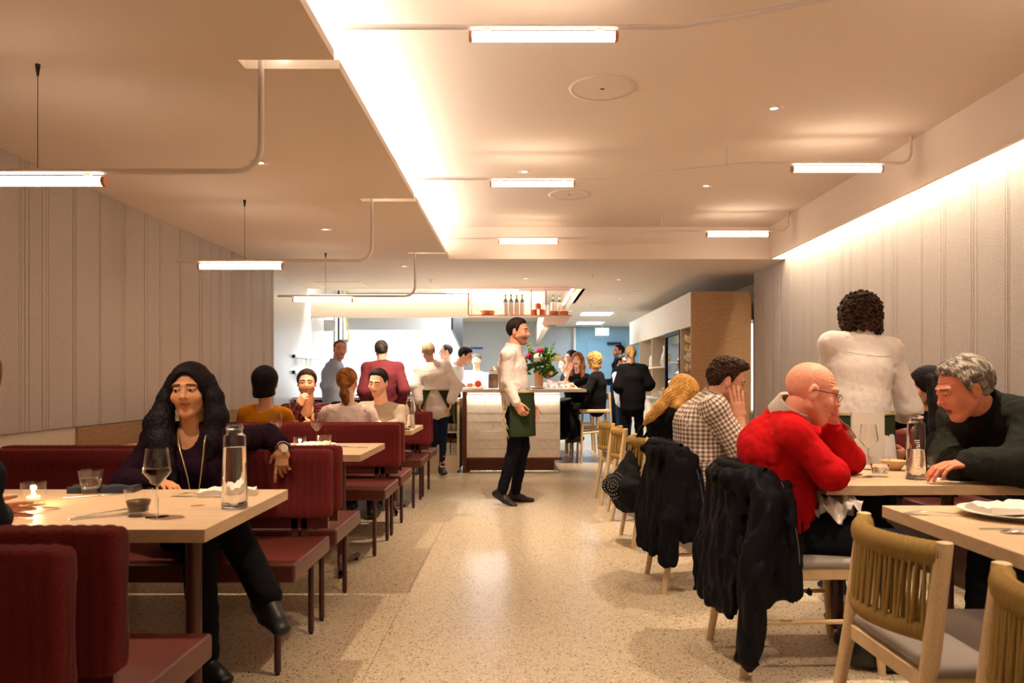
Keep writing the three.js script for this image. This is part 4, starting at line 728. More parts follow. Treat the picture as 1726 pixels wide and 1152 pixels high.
  for (const t of ['L', 'R']) { const A = arms[t], sl = T.sleeve ?? 'long'; const se = e + (T.wide || 0);
    if (sl === 'long') tp.push(capsule(A.s, A.e, ra[0] + e * 0.6, ra[1] + se, 0.03), capsule(A.e, lerp(A.e, A.w, (T['cuff' + t] ?? 0.93)), ra[1] + se, ra[2] + e + (T.wide || 0) * 0.6, 0.02));
    else if (sl === 'elbow') tp.push(capsule(A.s, A.e, ra[0] + e * 0.6, ra[1] + se, 0.03), capsule(A.e, lerp(A.e, A.w, 0.2), ra[1] + se, ra[1] + se, 0.02));
    else if (sl === 'short') tp.push(capsule(A.s, lerp(A.s, A.e, 0.55), ra[0] + se, ra[1] + se + 0.006, 0.03)); }
  const fold = T.fold ?? 0.006, wr = (x, y, z) => { const n1 = noise(x * 15 + 1.2 * Math.sin(y * 6) + 4, y * 2.4, z * 15), n2 = noise(x * 9 + y * 11 + 9, y * 7 - x * 5, z * 9 + y * 6 + 5), n3 = noise(x * 30, y * 6, z * 30); return fold * (0.5 * Math.exp(-n1 * n1 * 30) + 0.5 * Math.exp(-n2 * n2 * 50) + 0.14 * n3 - 0.2); };
  let tg = meshField(tp, cc, { warp: wr, cut: T.neckline ? (() => { const c = mad(neck, F, T.neckline[1], up, T.neckline[2] ?? 0.02); return (x, y, z) => T.neckline[0] - Math.hypot(x - c[0], (y - c[1]) * (T.neckline[3] ?? 1), z - c[2]); })() : undefined }); if (T.map) tg = limbUV(tg, tp);
  const topMesh = part(T.name || 'shirt', tg, cloth(T.color, { ...(T.map ? { map: T.map } : {}), roughness: T.roughness ?? 0.95 }), o, T.label);
  if (T.collar) { const cs = k * (T.collarScale || 1.06), ch = T.collarHeight || 0.05, cg = lathe([[0.058 * cs, ch - 0.004], [0.069 * cs, ch], [0.073 * cs, ch - 0.004], [0.084 * cs, -0.004], [0.074 * cs, -0.012]], 32); const q = new THREE.Quaternion().setFromUnitVectors(V(0, 1, 0), V(...dirOf(neck, hp(0, -0.05, -0.02))).lerp(V(...up), 0.4).normalize()); cg.applyQuaternion(q); cg.translate(...mad(neck, up, -0.008)); part('collar', cg, cloth(T.collar, T.collarMap ? { map: T.collarMap } : {}), topMesh); }
  // trousers and shoes
  if (s.bottom !== null && legs.L) {
    const B = s.bottom || {}, e2 = B.loose ?? 0.012, bp = [oval(mad(pel, up, -0.05), mad(pel, up, 0.07), 0.155 * k * b + e2, 0.148 * k * b + e2, 0.112 * k * b + e2, 0.106 * k * b + e2, hl, F, 0.05)];
    for (const t of ['L', 'R']) { const G = legs[t]; bp.push(capsule(G.h, G.k, 0.08 * k + e2, 0.054 * k + e2, 0.04), capsule(G.k, lerp(G.k, G.a, B.length ?? 0.96), 0.054 * k + e2, (B.cuff ?? 0.042) * k + e2, 0.02)); }
    part('trousers', meshField(bp, cc, { warp: (x, y, z) => 0.004 * noise(x * 12, y * 16, z * 12) }), cloth(B.color ?? 0x15161c, { roughness: B.roughness ?? 0.95 }), o, B.label);
  }
  if (s.shoes !== null) for (const t of ['L', 'R']) { const G = legs[t]; if (!G) continue; const fd = dirOf([G.a[0], 0, G.a[2]], [G.toe[0], 0, G.toe[2]]), len = (fm ? 0.235 : 0.27) * k; const d3 = dirOf(G.a, G.toe), down = s.shoeDown || null; const heel = mad(G.a, d3, -0.05), dn = (() => { const v = V(...d3), u = V(0, 1, 0); if (Math.abs(v.y) > 0.95) u.set(...fd); u.sub(v.clone().multiplyScalar(u.dot(v))).normalize(); return u.toArray(); })(); void down;
    const h0 = mad(heel, dn, -0.045), t0 = mad(heel, d3, len - 0.05, dn, -0.058), sd = new THREE.Vector3().crossVectors(V(...d3), V(...dn)).toArray();
    const sp = [capsule(mad(heel, d3, 0.04, dn, -0.01), mad(heel, d3, 0.13, dn, -0.04), 0.038, 0.03, 0.02), oval(h0, lerp(h0, t0, 0.5), 0.034, 0.042, 0.034, 0.034, sd, dn, 0.015), oval(lerp(h0, t0, 0.5), t0, 0.044, 0.036, 0.032, 0.022, sd, dn, 0.02), capsule(mad(heel, d3, 0.035, dn, -0.02), s.boots ? lerp(G.a, G.k, 0.3) : mad(heel, d3, 0.035, dn, 0.02), 0.04, s.boots ? 0.045 : 0.036, 0.03)];
    part('shoe', meshField(sp, res === 'far' ? 0.011 : 0.007), phy({ color: s.shoeColor ?? 0x141312, roughness: 0.45 }), o); }
  const surf = (h, a) => { const c = lerp(pel, neck, h), d = [0, 1, 2].map(i => F[i] * Math.cos(a) + S[i] * Math.sin(a)); let r = 0.42; const D = r => { let v = 0.3; for (const q of tp) { const x = q.dist(c[0] + d[0] * r, c[1] + d[1] * r, c[2] + d[2] * r), g = Math.max(q.k - Math.abs(v - x), 0) / q.k; v = Math.min(v, x) - g * g * q.k / 4; } return v + wr(c[0] + d[0] * r, c[1] + d[1] * r, c[2] + d[2] * r); }; while (r > 0.02 && D(r) > 0) r -= 0.002; return [0, 1, 2].map(i => c[i] + d[i] * (r + 0.002)); };
  if (T.yoke) part('yoke_seam', tube(Array.from({ length: 15 }, (_, i) => surf(T.yoke - 0.03 * Math.cos((i - 7) / 7 * 1.4), Math.PI + (i - 7) / 7 * 0.85)), 0.002, 40, 6), cloth(T.color, T.map ? { map: T.map } : {}), topMesh);
  return { o, Lc, surf, J: { pel, neck, head, shL, shR, arms, legs, up, F, S, chest, waist }, hp, mat4, k, mad, lerp, topMesh, cc };
}
// a cloth band or apron piece wrapped round the hips of a person: a field shell limited to an angle range
function wrapShell(P, w, dp, y0, y1, a0, a1, flare, thick = 0.006, yawDeg = 0, n = 40, rows = 14, open = 0) {
  const c = P.J.pel, t = yawDeg * Math.PI / 180, pos = [], idx = [];
  for (const side of [0, 1]) for (let j = 0; j <= rows; j++) for (let i = 0; i <= n; i++) { const v = j / rows, w0 = open ? 1 - open * v : 1, a = (a0 + (a1 - a0) * i / n) * w0, y = y0 + (y1 - y0) * v, f = 1 + flare * v + 0.012 * Math.sin(a * 9 + v * 2) * v, th = side ? thick : 0, X = Math.sin(a) * (w * f + th), Z = Math.cos(a) * (dp * f + th); pos.push(c[0] + X * Math.cos(t) + Z * Math.sin(t), c[1] + y, c[2] - X * Math.sin(t) + Z * Math.cos(t)); }
  const q = n + 1, B = (rows + 1) * q;
  for (let j = 0; j < rows; j++) for (let i = 0; i < n; i++) { const a = j * q + i, b2 = a + 1, d = a + q, e = d + 1; idx.push(a + B, d + B, b2 + B, b2 + B, d + B, e + B, a, b2, d, b2, e, d); }
  for (let i = 0; i < n; i++) for (const j of [0, rows]) { const a = j * q + i; j ? idx.push(a, a + 1, a + B, a + 1, a + 1 + B, a + B) : idx.push(a, a + B, a + 1, a + 1, a + B, a + 1 + B); }
  for (let j = 0; j < rows; j++) for (const i of [0, n]) { const a = j * q + i; i ? idx.push(a, a + B, a + q, a + q, a + B, a + q + B) : idx.push(a, a + q, a + B, a + q, a + q + B, a + B); }
  const g = new THREE.BufferGeometry(); g.setAttribute('position', new THREE.Float32BufferAttribute(pos, 3)); g.setIndex(idx); g.computeVertexNormals(); return g;
}


// ------------------------------------------------------------------ people (joints as world points: x, height, depth)
// woman in purple at the wine table
const pPurple = person({ label: 'woman in a dark purple sweater with long black hair and a gold cord necklace', female: true, res: 'near', yaw: -8, pelvis: [-1.413, 0.554, 3.34], neck: [-1.421, 0.958, 3.31], shoulderDrop: 0.04, head: [-1.418, 1.126, 3.28], headYaw: 6, headRoll: 2, shoulder: 0.185, skin: 0xb98562, lip: 0x96463c, brow: 0x0c0908, gaze: -0.6, faceWide: 1.05, smile: 0.8, browThick: 0.0056,
  hair: 'long', hairColor: 0x0b080b, hairLight: 0x1d141a, flowW: [0.05, -1, 0], locks: [[[0.078, 0.05, -0.02, 0.03], [0.1, -0.03, -0.005, 0.042], [0.115, -0.12, 0.01, 0.05], [0.1, -0.22, 0.035, 0.045], [0.075, -0.3, 0.06, 0.03]], [[-0.078, 0.05, -0.02, 0.03], [-0.1, -0.03, 0.0, 0.04], [-0.12, -0.13, 0.035, 0.055], [-0.11, -0.22, 0.075, 0.055], [-0.075, -0.32, 0.115, 0.04], [-0.045, -0.38, 0.13, 0.022]], [[-0.1, -0.02, -0.03, 0.04], [-0.16, -0.14, -0.02, 0.05], [-0.16, -0.24, 0.03, 0.04]], [[0, 0.02, -0.08, 0.05], [0, -0.12, -0.085, 0.065], [0, -0.22, -0.08, 0.06]]],
  armR: [[-1.649, 0.735, 3.2], [-1.457, 0.775, 3.03]], handR: { dir: [0.85, -0.05, 0.42], palm: [0, -1, 0.1], curl: [0.35, 0.4, 0.42, 0.45], thumb: 0.4 }, armL: [[-1.212, 0.898, 3.68], [-1.072, 0.864, 3.46]], handL: { dir: [-0.05, -1, 0.12], palm: [0.1, 0, -1], curl: [0.12, 0.55, 0.75, 0.8], thumb: 0.9 },
  legL: [[-1.085, 0.63, 2.86], [-0.909, 0.382, 2.76], [-0.801, 0.336, 2.66]], legR: [[-1.203, 0.599, 2.86], [-1.226, 0.085, 2.97], [-1.095, 0.081, 2.9]], boots: true, shoeColor: 0x0d0c0e,
  top: { name: 'sweater', color: 0x200c1a, cuffL: 0.8, sleeve: 'long', loose: 0.018, wide: 0.012, fold: 0.008, neckline: [0.075, 0.085, 0.015, 0.8] }, bottom: { color: 0x17171c, loose: 0.014 } });
{ // necklace and watch
  const P = pPurple, c = (a, b) => { const A = P.Lc(a), B = P.Lc(b); return [A, B]; }; void c;
  const pts = [[-1.336, 0.985, 3.28], [-1.321, 0.925, 3.2], [-1.318, 0.858, 3.175], [-1.32, 0.785, 3.16], [-1.325, 0.717, 3.15]].map(P.Lc), pts2 = [[-1.461, 0.956, 3.26], [-1.42, 0.902, 3.18], [-1.389, 0.835, 3.15], [-1.368, 0.773, 3.14], [-1.358, 0.719, 3.14]].map(P.Lc), gold = phy({ color: 0xb8a070, roughness: 0.35, metalness: 0.7 });
  const n = part('necklace', [tube(pts, 0.003, 40, 6), tube(pts2, 0.003, 40, 6)], gold, P.o, 'gold twisted cord necklace'); n.userData.kind = undefined; delete n.userData.kind;
  const w = P.J.arms.L.w, e = P.J.arms.L.e, d = V(w[0] - e[0], w[1] - e[1], w[2] - e[2]).normalize(), q = new THREE.Quaternion().setFromUnitVectors(V(0, 1, 0), d), band = lathe([[0.031, -0.009], [0.034, -0.009], [0.034, 0.009], [0.031, 0.009]], 24).applyQuaternion(q).translate(w[0] - d.x * 0.012, w[1] - d.y * 0.012, w[2] - d.z * 0.012);
  const wb = part('watch', band, M.chrome, P.o, 'steel wrist watch'); part('watch_face', new THREE.CylinderGeometry(0.016, 0.016, 0.008, 20).rotateX(Math.PI / 2).translate(w[0] + 0.016, w[1] + 0.004, w[2] + 0.03), M.whiteCeramic, wb);
}
person({ label: 'diner with auburn hair in a dark jacket seated opposite the woman in purple', female: true, res: 'mid', yaw: 180, pelvis: [-1.54, 0.55, 1.92], neck: [-1.5, 1.0, 1.88], head: [-1.40, 1.165, 1.9], skin: 0xc49070, hair: 'bob', hairColor: 0x6a3516, hairLight: 0x8a4a20, armR: [[-1.376, 0.817, 1.95], [-1.51, 0.781, 2.2]], armL: [[-1.72, 0.8, 1.95], [-1.6, 0.78, 2.24]], legs: 'sit', top: { name: 'jacket', color: 0x1c1f28, loose: 0.02 }, bottom: { color: 0x16171c } });
// four diners at the far booth
person({ label: 'woman with a black bob in a mustard blouse seen from behind', female: true, yaw: 172, pelvis: [-2.014, 0.574, 6.06], neck: [-2.001, 0.95, 6.02], head: [-1.996, 1.156, 6.02], headYaw: 162, skin: 0xc79a7c, hair: 'bob', hairColor: 0x0e0b0d, hairLight: 0x1c161a, armL: [[-2.244, 0.714, 6.08], [-2.2, 0.78, 6.5]], armR: [[-1.788, 0.714, 6.08], [-1.8, 0.78, 6.5]], legs: 'sit', top: { name: 'blouse', color: 0xb8740f, loose: 0.02, wide: 0.02, fold: 0.01, neckline: [0.085, -0.03, 0.045, 1] }, bottom: { color: 0x1a1a20 } });
person({ label: 'woman with a fair ponytail in a sheer pale pink blouse seen from behind', female: true, yaw: 180, pelvis: [-1.352, 0.574, 6.06], neck: [-1.343, 0.954, 6.02], head: [-1.354, 1.152, 6.03], headYaw: 172, skin: 0xd8ac92, hair: 'tied', hairColor: 0x7a4a22, hairLight: 0xa87238, locks: [[[0, 0.02, -0.1, 0.024], [-0.012, -0.02, -0.125, 0.026], [-0.022, -0.09, -0.13, 0.038], [-0.03, -0.15, -0.12, 0.03], [-0.032, -0.18, -0.115, 0.012]]], armL: [[-1.579, 0.729, 6.08], [-1.5, 0.78, 6.48]], armR: [[-1.138, 0.729, 6.08], [-1.2, 0.78, 6.48]], legs: 'sit', top: { name: 'blouse', color: 0xe8d4ca, loose: 0.022, wide: 0.02, fold: 0.011, yoke: 0.74, collar: 0xe0c6ba }, bottom: { color: 0x20222a } });
person({ label: 'bearded man in a dark plaid shirt resting his chin on his fist', yaw: 10, pelvis: [-1.989, 0.548, 7.16], neck: [-1.977, 0.935, 7.12], head: [-1.966, 1.141, 7.06], headYaw: 12, skin: 0xd2a184, hair: 'short', hairColor: 0x2a1c14, hairLight: 0x3a281c, hairThick: 0.015, beard: 0x4a3226, beardAmount: 0.6, armR: [[-2.095, 0.78, 6.92], [-1.997, 0.943, 6.9]], handR: { dir: [0.5, 0.85, 0.1], palm: [0.6, 0.2, -0.8], curl: 1.0, thumb: 0.3 }, armL: [[-1.714, 0.775, 7], [-1.788, 0.743, 6.82]], handL: { dir: [-0.9, 0, 0.2], palm: [0, -1, 0], curl: 0.4 }, legs: 'sit', top: { color: 0xffffff, map: plaid, loose: 0.016, neckline: [0.07, 0.08, 0.0, 0.7] }, bottom: { color: 0x1c1e26 } });
person({ label: 'man with cropped dark hair in a light grey sweater looking down', yaw: -12, pelvis: [-1.295, 0.548, 7.16], neck: [-1.277, 0.941, 7.12], head: [-1.303, 1.147, 7.05], headYaw: -14, headPitch: 14, headRoll: -5, eyesDown: true, skin: 0xd6a68c, hair: 'short', hairColor: 0x17110e, hairLight: 0x221914, hairThick: 0.01, beard: 0x7a5a48, beardAmount: 0.35, armL: [[-1.08, 0.775, 7], [-1.221, 0.742, 6.84]], handL: { dir: [-0.95, 0, 0.2], palm: [0, -1, 0], curl: 0.4 }, armR: [[-1.452, 0.775, 7], [-1.328, 0.742, 6.84]], handR: { dir: [0.9, 0, 0.2], palm: [0, -1, 0], curl: 0.4 }, legs: 'sit', top: { name: 'sweater', color: 0xa89886, loose: 0.016, fold: 0.008 }, bottom: { color: 0x1c1e26 } });
// standing by the kitchen
person({ label: 'man in a pale blue shirt with cropped hair standing sideways by the kitchen, looking round', res: 'far', yaw: 118, pelvis: [-2.409, 0.932, 9.9], neck: [-2.386, 1.397, 9.9], head: [-2.319, 1.566, 9.88], headYaw: 28, skin: 0xc98f76, hair: 'short', hairColor: 0x5a4436, hairThick: 0.003, beard: 0x8a6858, beardAmount: 0.5, armL: [[-2.355, 1.101, 10.1], [-2.322, 0.979, 10.3]], armR: [[-2.487, 1.104, 9.75], [-2.425, 0.932, 9.9]], legs: 'stand', top: { color: 0x9fabc6, loose: 0.02, collar: 0x9fabc6 }, bottom: { color: 0x23252e } });
person({ label: 'man in a maroon shirt standing with his back turned before the kitchen', res: 'far', yaw: 180, pelvis: [-1.751, 0.934, 9.85], neck: [-1.753, 1.387, 9.82], head: [-1.776, 1.557, 9.86], headYaw: 186, shoulder: 0.2, skin: 0xc98f76, hair: 'short', hairColor: 0x2a2422, hairLight: 0x4a4440, armL: [[-1.986, 1.028, 9.72], [-1.955, 0.791, 9.95]], armR: [[-1.454, 1.043, 9.72], [-1.562, 0.761, 9.92]], legs: 'stand', top: { color: 0x74333a, loose: 0.026, wide: 0.012, fold: 0.01, collar: 0x74333a, hem: 0.16 }, bottom: { color: 0x1a1c24 } });
const pWaitress = person({ label: 'server with fair hair in a bun, white shirt and navy jeans, back turned', female: true, res: 'mid', yaw: 176, pelvis: [-0.999, 0.933, 9.3], neck: [-1.057, 1.369, 9.3], head: [-1.101, 1.514, 9.3], headYaw: 186, skin: 0xd49a84, hair: 'bun', bunX: -0.05, hairColor: 0xa08468, hairLight: 0xc4ac90, armL: [[-1.245, 1.093, 9.24], [-1.197, 0.907, 9.2]], handL: { dir: [0.1, -1, 0.1], palm: [1, 0, 0], curl: 0.4 }, armR: [[-0.754, 1.093, 9.24], [-0.812, 0.922, 9.16]], handR: { dir: [-0.1, -1, 0.1], palm: [-1, 0, 0], curl: 0.4 }, legL: [[-0.99, 0.455, 9.28], [-1.234, 0.102, 9.32], [-1.266, 0.104, 9.18]], legR: [[-0.914, 0.472, 9.25], [-0.926, 0.1, 9.22], [-0.859, 0.119, 9.05]], top: { color: 0xe2d8d2, loose: 0.03, wide: 0.008, fold: 0.007, hem: 0.12, yoke: 0.84, collar: 0xe2d8d2 }, bottom: { color: 0x1b2334, loose: 0.0, cuff: 0.036, length: 0.9 } });
function apron(P, yawDeg, y1 = -0.3, w = 0.2, dp = 0.165, a = 2.3, open = 0) {
  part('apron', wrapShell(P, w, dp, 0.13, y1, -a, a, 0.1, 0.006, yawDeg, 40, 14, open), cloth(0x2f3a26), P.o, 'olive green half apron');
  part('apron_string', wrapShell(P, w + 0.008, dp + 0.008, 0.13, 0.115, -Math.PI, Math.PI, 0, 0.003, yawDeg, 60, 2), cloth(0xbda878), P.o, 'beige apron string');
}
apron(pWaitress, 176, -0.3, 0.2, 0.165, 2.95, 0.42);
const pChef = person({ label: 'dark haired chef in white with an olive apron bending over the pass', res: 'far', yaw: 78, pelvis: [-1.02, 0.93, 11.15], neck: [-0.898, 1.371, 11.1], head: [-0.764, 1.517, 11.05], headYaw: 80, headPitch: 24, skin: 0xd09a7e, hair: 'short', hairColor: 0x120e0d, hairLight: 0x241c1a, hairThick: 0.016, armR: [[-0.9, 1.112, 10.92], [-0.788, 1.044, 10.9]], armL: [[-0.87, 1.127, 11.3], [-0.748, 1.049, 11.2]], legs: 'stand', top: { color: 0xe8e6e4, sleeve: 'short', wide: 0.01, collar: 0xe8e6e4 }, bottom: { color: 0x1a1a20 } });
apron(pChef, 78, -0.42);
person({ label: 'cook with cropped hair in white whites seen in profile by the stove', res: 'far', yaw: -80, pelvis: [-1.22, 0.93, 12.4], neck: [-1.148, 1.393, 12.4], head: [-1.185, 1.625, 12.38], skin: 0xd8a890, hair: 'short', hairColor: 0x3a2c26, hairThick: 0.006, armL: [[-1.25, 1.15, 12.1], [-1.45, 1.1, 12.1]], armR: [[-1.3, 1.15, 12.65], [-1.5, 1.1, 12.6]], legs: 'stand', top: { color: 0xe8e8e8, sleeve: 'short' }, bottom: { color: 0x22242a } });
const pCap = person({ label: 'chef in whites wearing a flat grey cap before the grey tiles', res: 'far', yaw: -5, pelvis: [-0.8, 0.92, 13.9], neck: [-0.763, 1.31, 13.85], head: [-0.76, 1.525, 13.8], skin: 0xc99478, hair: 'cap', hairColor: 0x50483e, beard: 0x4a3a30, armL: [[-0.58, 1.1, 13.75], [-0.68, 1.08, 13.7]], armR: [[-1.02, 1.1, 13.75], [-0.9, 1.05, 13.7]], legs: 'stand', top: { color: 0xe8e8e8 }, bottom: { color: 0x22242a } });
part('cap', lathe([[0.0, 0.055], [0.05, 0.05], [0.082, 0.02], [0.088, -0.01]], 24).applyMatrix4(pCap.mat4.clone().multiply(new THREE.Matrix4().makeTranslation(0, 0.075, -0.012))), cloth(0x6b645a), pCap.o, 'grey flat cap');
apron(pCap, -5, -0.4);
// the waiter in the aisle
const pWaiter = person({ label: 'bearded waiter in a pale pink shirt and olive apron standing in the aisle', res: 'near', yaw: 78, pelvis: [-0.015, 0.94, 7.2], neck: [-0.053, 1.472, 7.2], head: [0.008, 1.63, 7.2], headYaw: 66, headPitch: 4, skin: 0xc78f74, hair: 'short', hairColor: 0x1d1613, hairLight: 0x2e2420, hairThick: 0.014, beard: 0x3a2c26, beardAmount: 0.7, bulk: 0.98, shoulder: 0.172, armR: [[-0.102, 1.163, 7.04], [-0.014, 0.956, 6.98]], handR: { dir: [0.5, -0.85, 0.1], palm: [0.3, 0.1, -1], curl: 0.75, thumb: 0.3 }, armL: [[0.038, 1.18, 7.42], [0.124, 0.938, 7.36]], handL: { dir: [0.3, -0.9, 0], palm: [0, 0, 1], curl: 0.5 },
  legR: [[-0.042, 0.537, 7.1], [-0.153, 0.123, 7.12], [-0.03, 0.063, 7.08]], legL: [[0.048, 0.543, 7.28], [-0.032, 0.079, 7.34], [0.094, 0.075, 7.33]], shoeColor: 0x1a1716, top: { color: 0xddd0ca, loose: 0.014, wide: 0.004, fold: 0.007, hem: 0.02, collar: 0xddd0ca }, bottom: { color: 0x16171f, loose: 0.008 } });
apron(pWaiter, 78, -0.29, 0.195, 0.16, 1.7);
part('apron_tie', [[0, 0], [0.03, 0.04]].map(([a, b]) => tube([[-0.097, 1.047, 7.1], [-0.124, 0.981, 7.06], [-0.113, 0.894, 7.05], [-0.14, 0.827, 7.05], [-0.097, 0.728, 7.06], [-0.069, 0.639, 7.07]].map(p => pWaiter.Lc([p[0] - a * 0.4, p[1] - b, p[2]])), 0.005, 30, 6)), cloth(0xcbb688), pWaiter.o, 'beige apron string hanging loose').userData.kind = 'stuff';
// guests along the bar
person({ label: 'woman with long light brown hair leaning her cheek on her hand at the bar', female: true, res: 'far', yaw: -55, pelvis: [1.03, 0.83, 11.6], neck: [0.906, 1.269, 11.42], head: [0.883, 1.464, 11.36], headYaw: -18, skin: 0xd8a48c, hair: 'long', hairColor: 0x7a4a2a, hairLight: 0x9a683c, locks: [[[0.08, 0.03, -0.02, 0.03], [0.09, -0.1, 0.0, 0.04], [0.09, -0.25, 0.02, 0.035]], [[-0.08, 0.03, -0.02, 0.03], [-0.09, -0.1, 0.0, 0.035], [-0.09, -0.22, 0.02, 0.03]]], armR: [[0.672, 1.092, 11.25], [0.769, 1.321, 11.25]], handR: { dir: [0.2, 1, 0], palm: [0.5, 0, -1], curl: 0.7 }, armL: [[0.98, 1.075, 11.15], [0.793, 1.076, 11.1]], legs: 'stool', top: { color: 0x1a1a1c, sleeve: 'short', name: 'top' }, bottom: { color: 0x1a1a1c } });
person({ label: 'woman with a wavy blonde bob and black top seated on a bar stool', female: true, res: 'mid', yaw: -112, pelvis: [1.12, 0.83, 10.85], neck: [1.101, 1.256, 10.8], head: [1.065, 1.441, 10.78], headYaw: -125, skin: 0xd8a890, hair: 'wavybob', hairColor: 0x8a6434, hairLight: 0xc09a5c, armL: [[0.96, 1.015, 10.55], [0.832, 1.031, 10.6]], armR: [[0.86, 1.12, 11.1], [0.72, 1.1, 11.0]], legs: 'stool', top: { color: 0x121214, loose: 0.02, sleeve: 'elbow' }, bottom: { color: 0x141416, loose: 0.02 } });
person({ label: 'dark haired guest behind the long haired woman at the bar', res: 'far', yaw: -80, pelvis: [1.02, 0.83, 12.4], neck: [0.892, 1.325, 12.35], head: [0.85, 1.516, 12.3], skin: 0xc99478, hair: 'short', hairColor: 0x161214, hairThick: 0.018, armL: [[0.85, 1.15, 12.2], [0.7, 1.1, 12.2]], armR: [[0.85, 1.15, 12.55], [0.7, 1.1, 12.5]], legs: 'stool', top: { color: 0x2a2a2e, sleeve: 'short' }, bottom: { color: 0x20222a } });
person({ label: 'guest with short fair hair eating at the far end of the bar', res: 'far', yaw: -70, pelvis: [1.0, 0.83, 13.6], neck: [0.881, 1.243, 13.5], head: [0.814, 1.443, 13.45], headPitch: 15, skin: 0xdcac94, hair: 'short', hairColor: 0x7a5a3e, hairThick: 0.016, armL: [[0.8, 1.12, 13.2], [0.62, 1.1, 13.15]], armR: [[0.8, 1.12, 13.7], [0.64, 1.1, 13.6]], legs: 'stool', top: { color: 0x222226, sleeve: 'short' }, bottom: { color: 0x8a8a8c } });
person({ label: 'server in black with a fair ponytail standing by the storage wall, back turned', female: true, res: 'mid', yaw: 178, pelvis: [1.654, 0.871, 11], neck: [1.654, 1.378, 11], head: [1.631, 1.542, 11.02], skin: 0xd8a890, hair: 'tied', hairColor: 0x8a6a48, hairLight: 0xb0905e, locks: [[[0, 0.03, -0.1, 0.022], [0, -0.03, -0.125, 0.026], [0, -0.12, -0.12, 0.026], [0, -0.17, -0.115, 0.012]]], armL: [[1.441, 1.077, 10.95], [1.527, 0.935, 11.2]], armR: [[1.895, 1.112, 10.95], [1.868, 0.969, 11.25]], legs: 'stand', top: { color: 0x0f0f12, sleeve: 'elbow', loose: 0.026, wide: 0.02, hem: 0.1 }, bottom: { color: 0x101014 } });
person({ label: 'server with a dark ponytail and white top half hidden behind the one in black', female: true, res: 'far', yaw: 120, pelvis: [1.74, 0.88, 12.6], neck: [1.718, 1.298, 12.6], head: [1.705, 1.465, 12.58], headYaw: 70, skin: 0xc99a80, hair: 'tied', hairColor: 0x0c0b10, locks: [[[0, 0.03, -0.1, 0.022], [0, -0.03, -0.13, 0.026], [0, -0.1, -0.13, 0.02]]], armL: [[1.9, 1.1, 12.8], [2.0, 1.1, 12.9]], armR: [[1.65, 1.1, 12.4], [1.8, 1.0, 12.4]], legs: 'stand', top: { color: 0xd8d4d0 }, bottom: { color: 0x24344e } });
person({ label: 'bearded man in dark clothes at the far end of the corridor', res: 'far', yaw: -70, pelvis: [1.86, 0.96, 14.2], neck: [1.885, 1.478, 14.15], head: [1.856, 1.698, 14.1], skin: 0xb88468, hair: 'short', hairColor: 0x14121a, beard: 0x1a1614, beardAmount: 0.9, armL: [[1.75, 1.15, 13.95], [1.6, 1.15, 13.9]], armR: [[1.9, 1.15, 14.4], [1.7, 1.1, 14.4]], legs: 'stand', top: { color: 0x1a2030 }, bottom: { color: 0x1a1c26 } });
// right hand tables
person({ label: 'woman with long straight blonde hair in black bent over her table', female: true, yaw: 88, pelvis: [1.1, 0.55, 5.55], neck: [1.111, 0.991, 5.5], head: [1.184, 1.078, 5.44], headYaw: 100, headPitch: 40, slump: 0.05, skin: 0xdcae94, hair: 'long', hairColor: 0xa87434, hairLight: 0xe0b468, flowW: [-0.7, -0.7, 0.05], locksW: [[[...[1.171, 1.146, 5.42], 0.07], [...[1.078, 1.062, 5.38], 0.055], [...[0.999, 0.979, 5.36], 0.045], [...[0.932, 0.912, 5.36], 0.032], [...[0.892, 0.865, 5.37], 0.014]], [[...[1.171, 1.096, 5.38], 0.05], [...[1.12, 0.996, 5.34], 0.04], [...[1.07, 0.93, 5.34], 0.02]]], armR: [[1.207, 0.84, 5.3], [1.356, 0.834, 5.4]], armL: [[1.25, 0.8, 5.8], [1.45, 0.8, 5.7]], legs: 'sit', tuck: 0.3, top: { name: 'sweater', color: 0x131317, loose: 0.018 }, bottom: { color: 0x16171c } });
const pCheck = person({ label: 'man in a brown and white checked shirt holding his face in his hand', res: 'near', yaw: 82, pelvis: [1.05, 0.56, 4.42], neck: [1.136, 1.07, 4.4], head: [1.203, 1.163, 4.37], headYaw: 84, headPitch: 18, slump: 0.055, skin: 0xd09a80, hair: 'quiff', hairColor: 0x2c1d14, hairLight: 0x4a3220, shoulder: 0.2, armR: [[1.255, 0.76, 4.2], [1.237, 0.955, 4.24]], handR: { dir: [-0.12, 1, 0], palm: [0.25, 0, -1], curl: 0.16, thumb: 0.5, spread: 0.05 }, armL: [[1.349, 0.707, 4.66], [1.516, 0.736, 4.66]], handL: { dir: [1, 0, 0], palm: [0, -1, 0], curl: 0.4 }, legs: 'sit', tuck: 0.3, top: { color: 0xffffff, map: gingham, loose: 0.024, wide: 0.014, fold: 0.009, sleeve: 'elbow', collar: 0xffffff, collarMap: gingham, hem: 0.1 }, bottom: { color: 0x1a1c26 } });
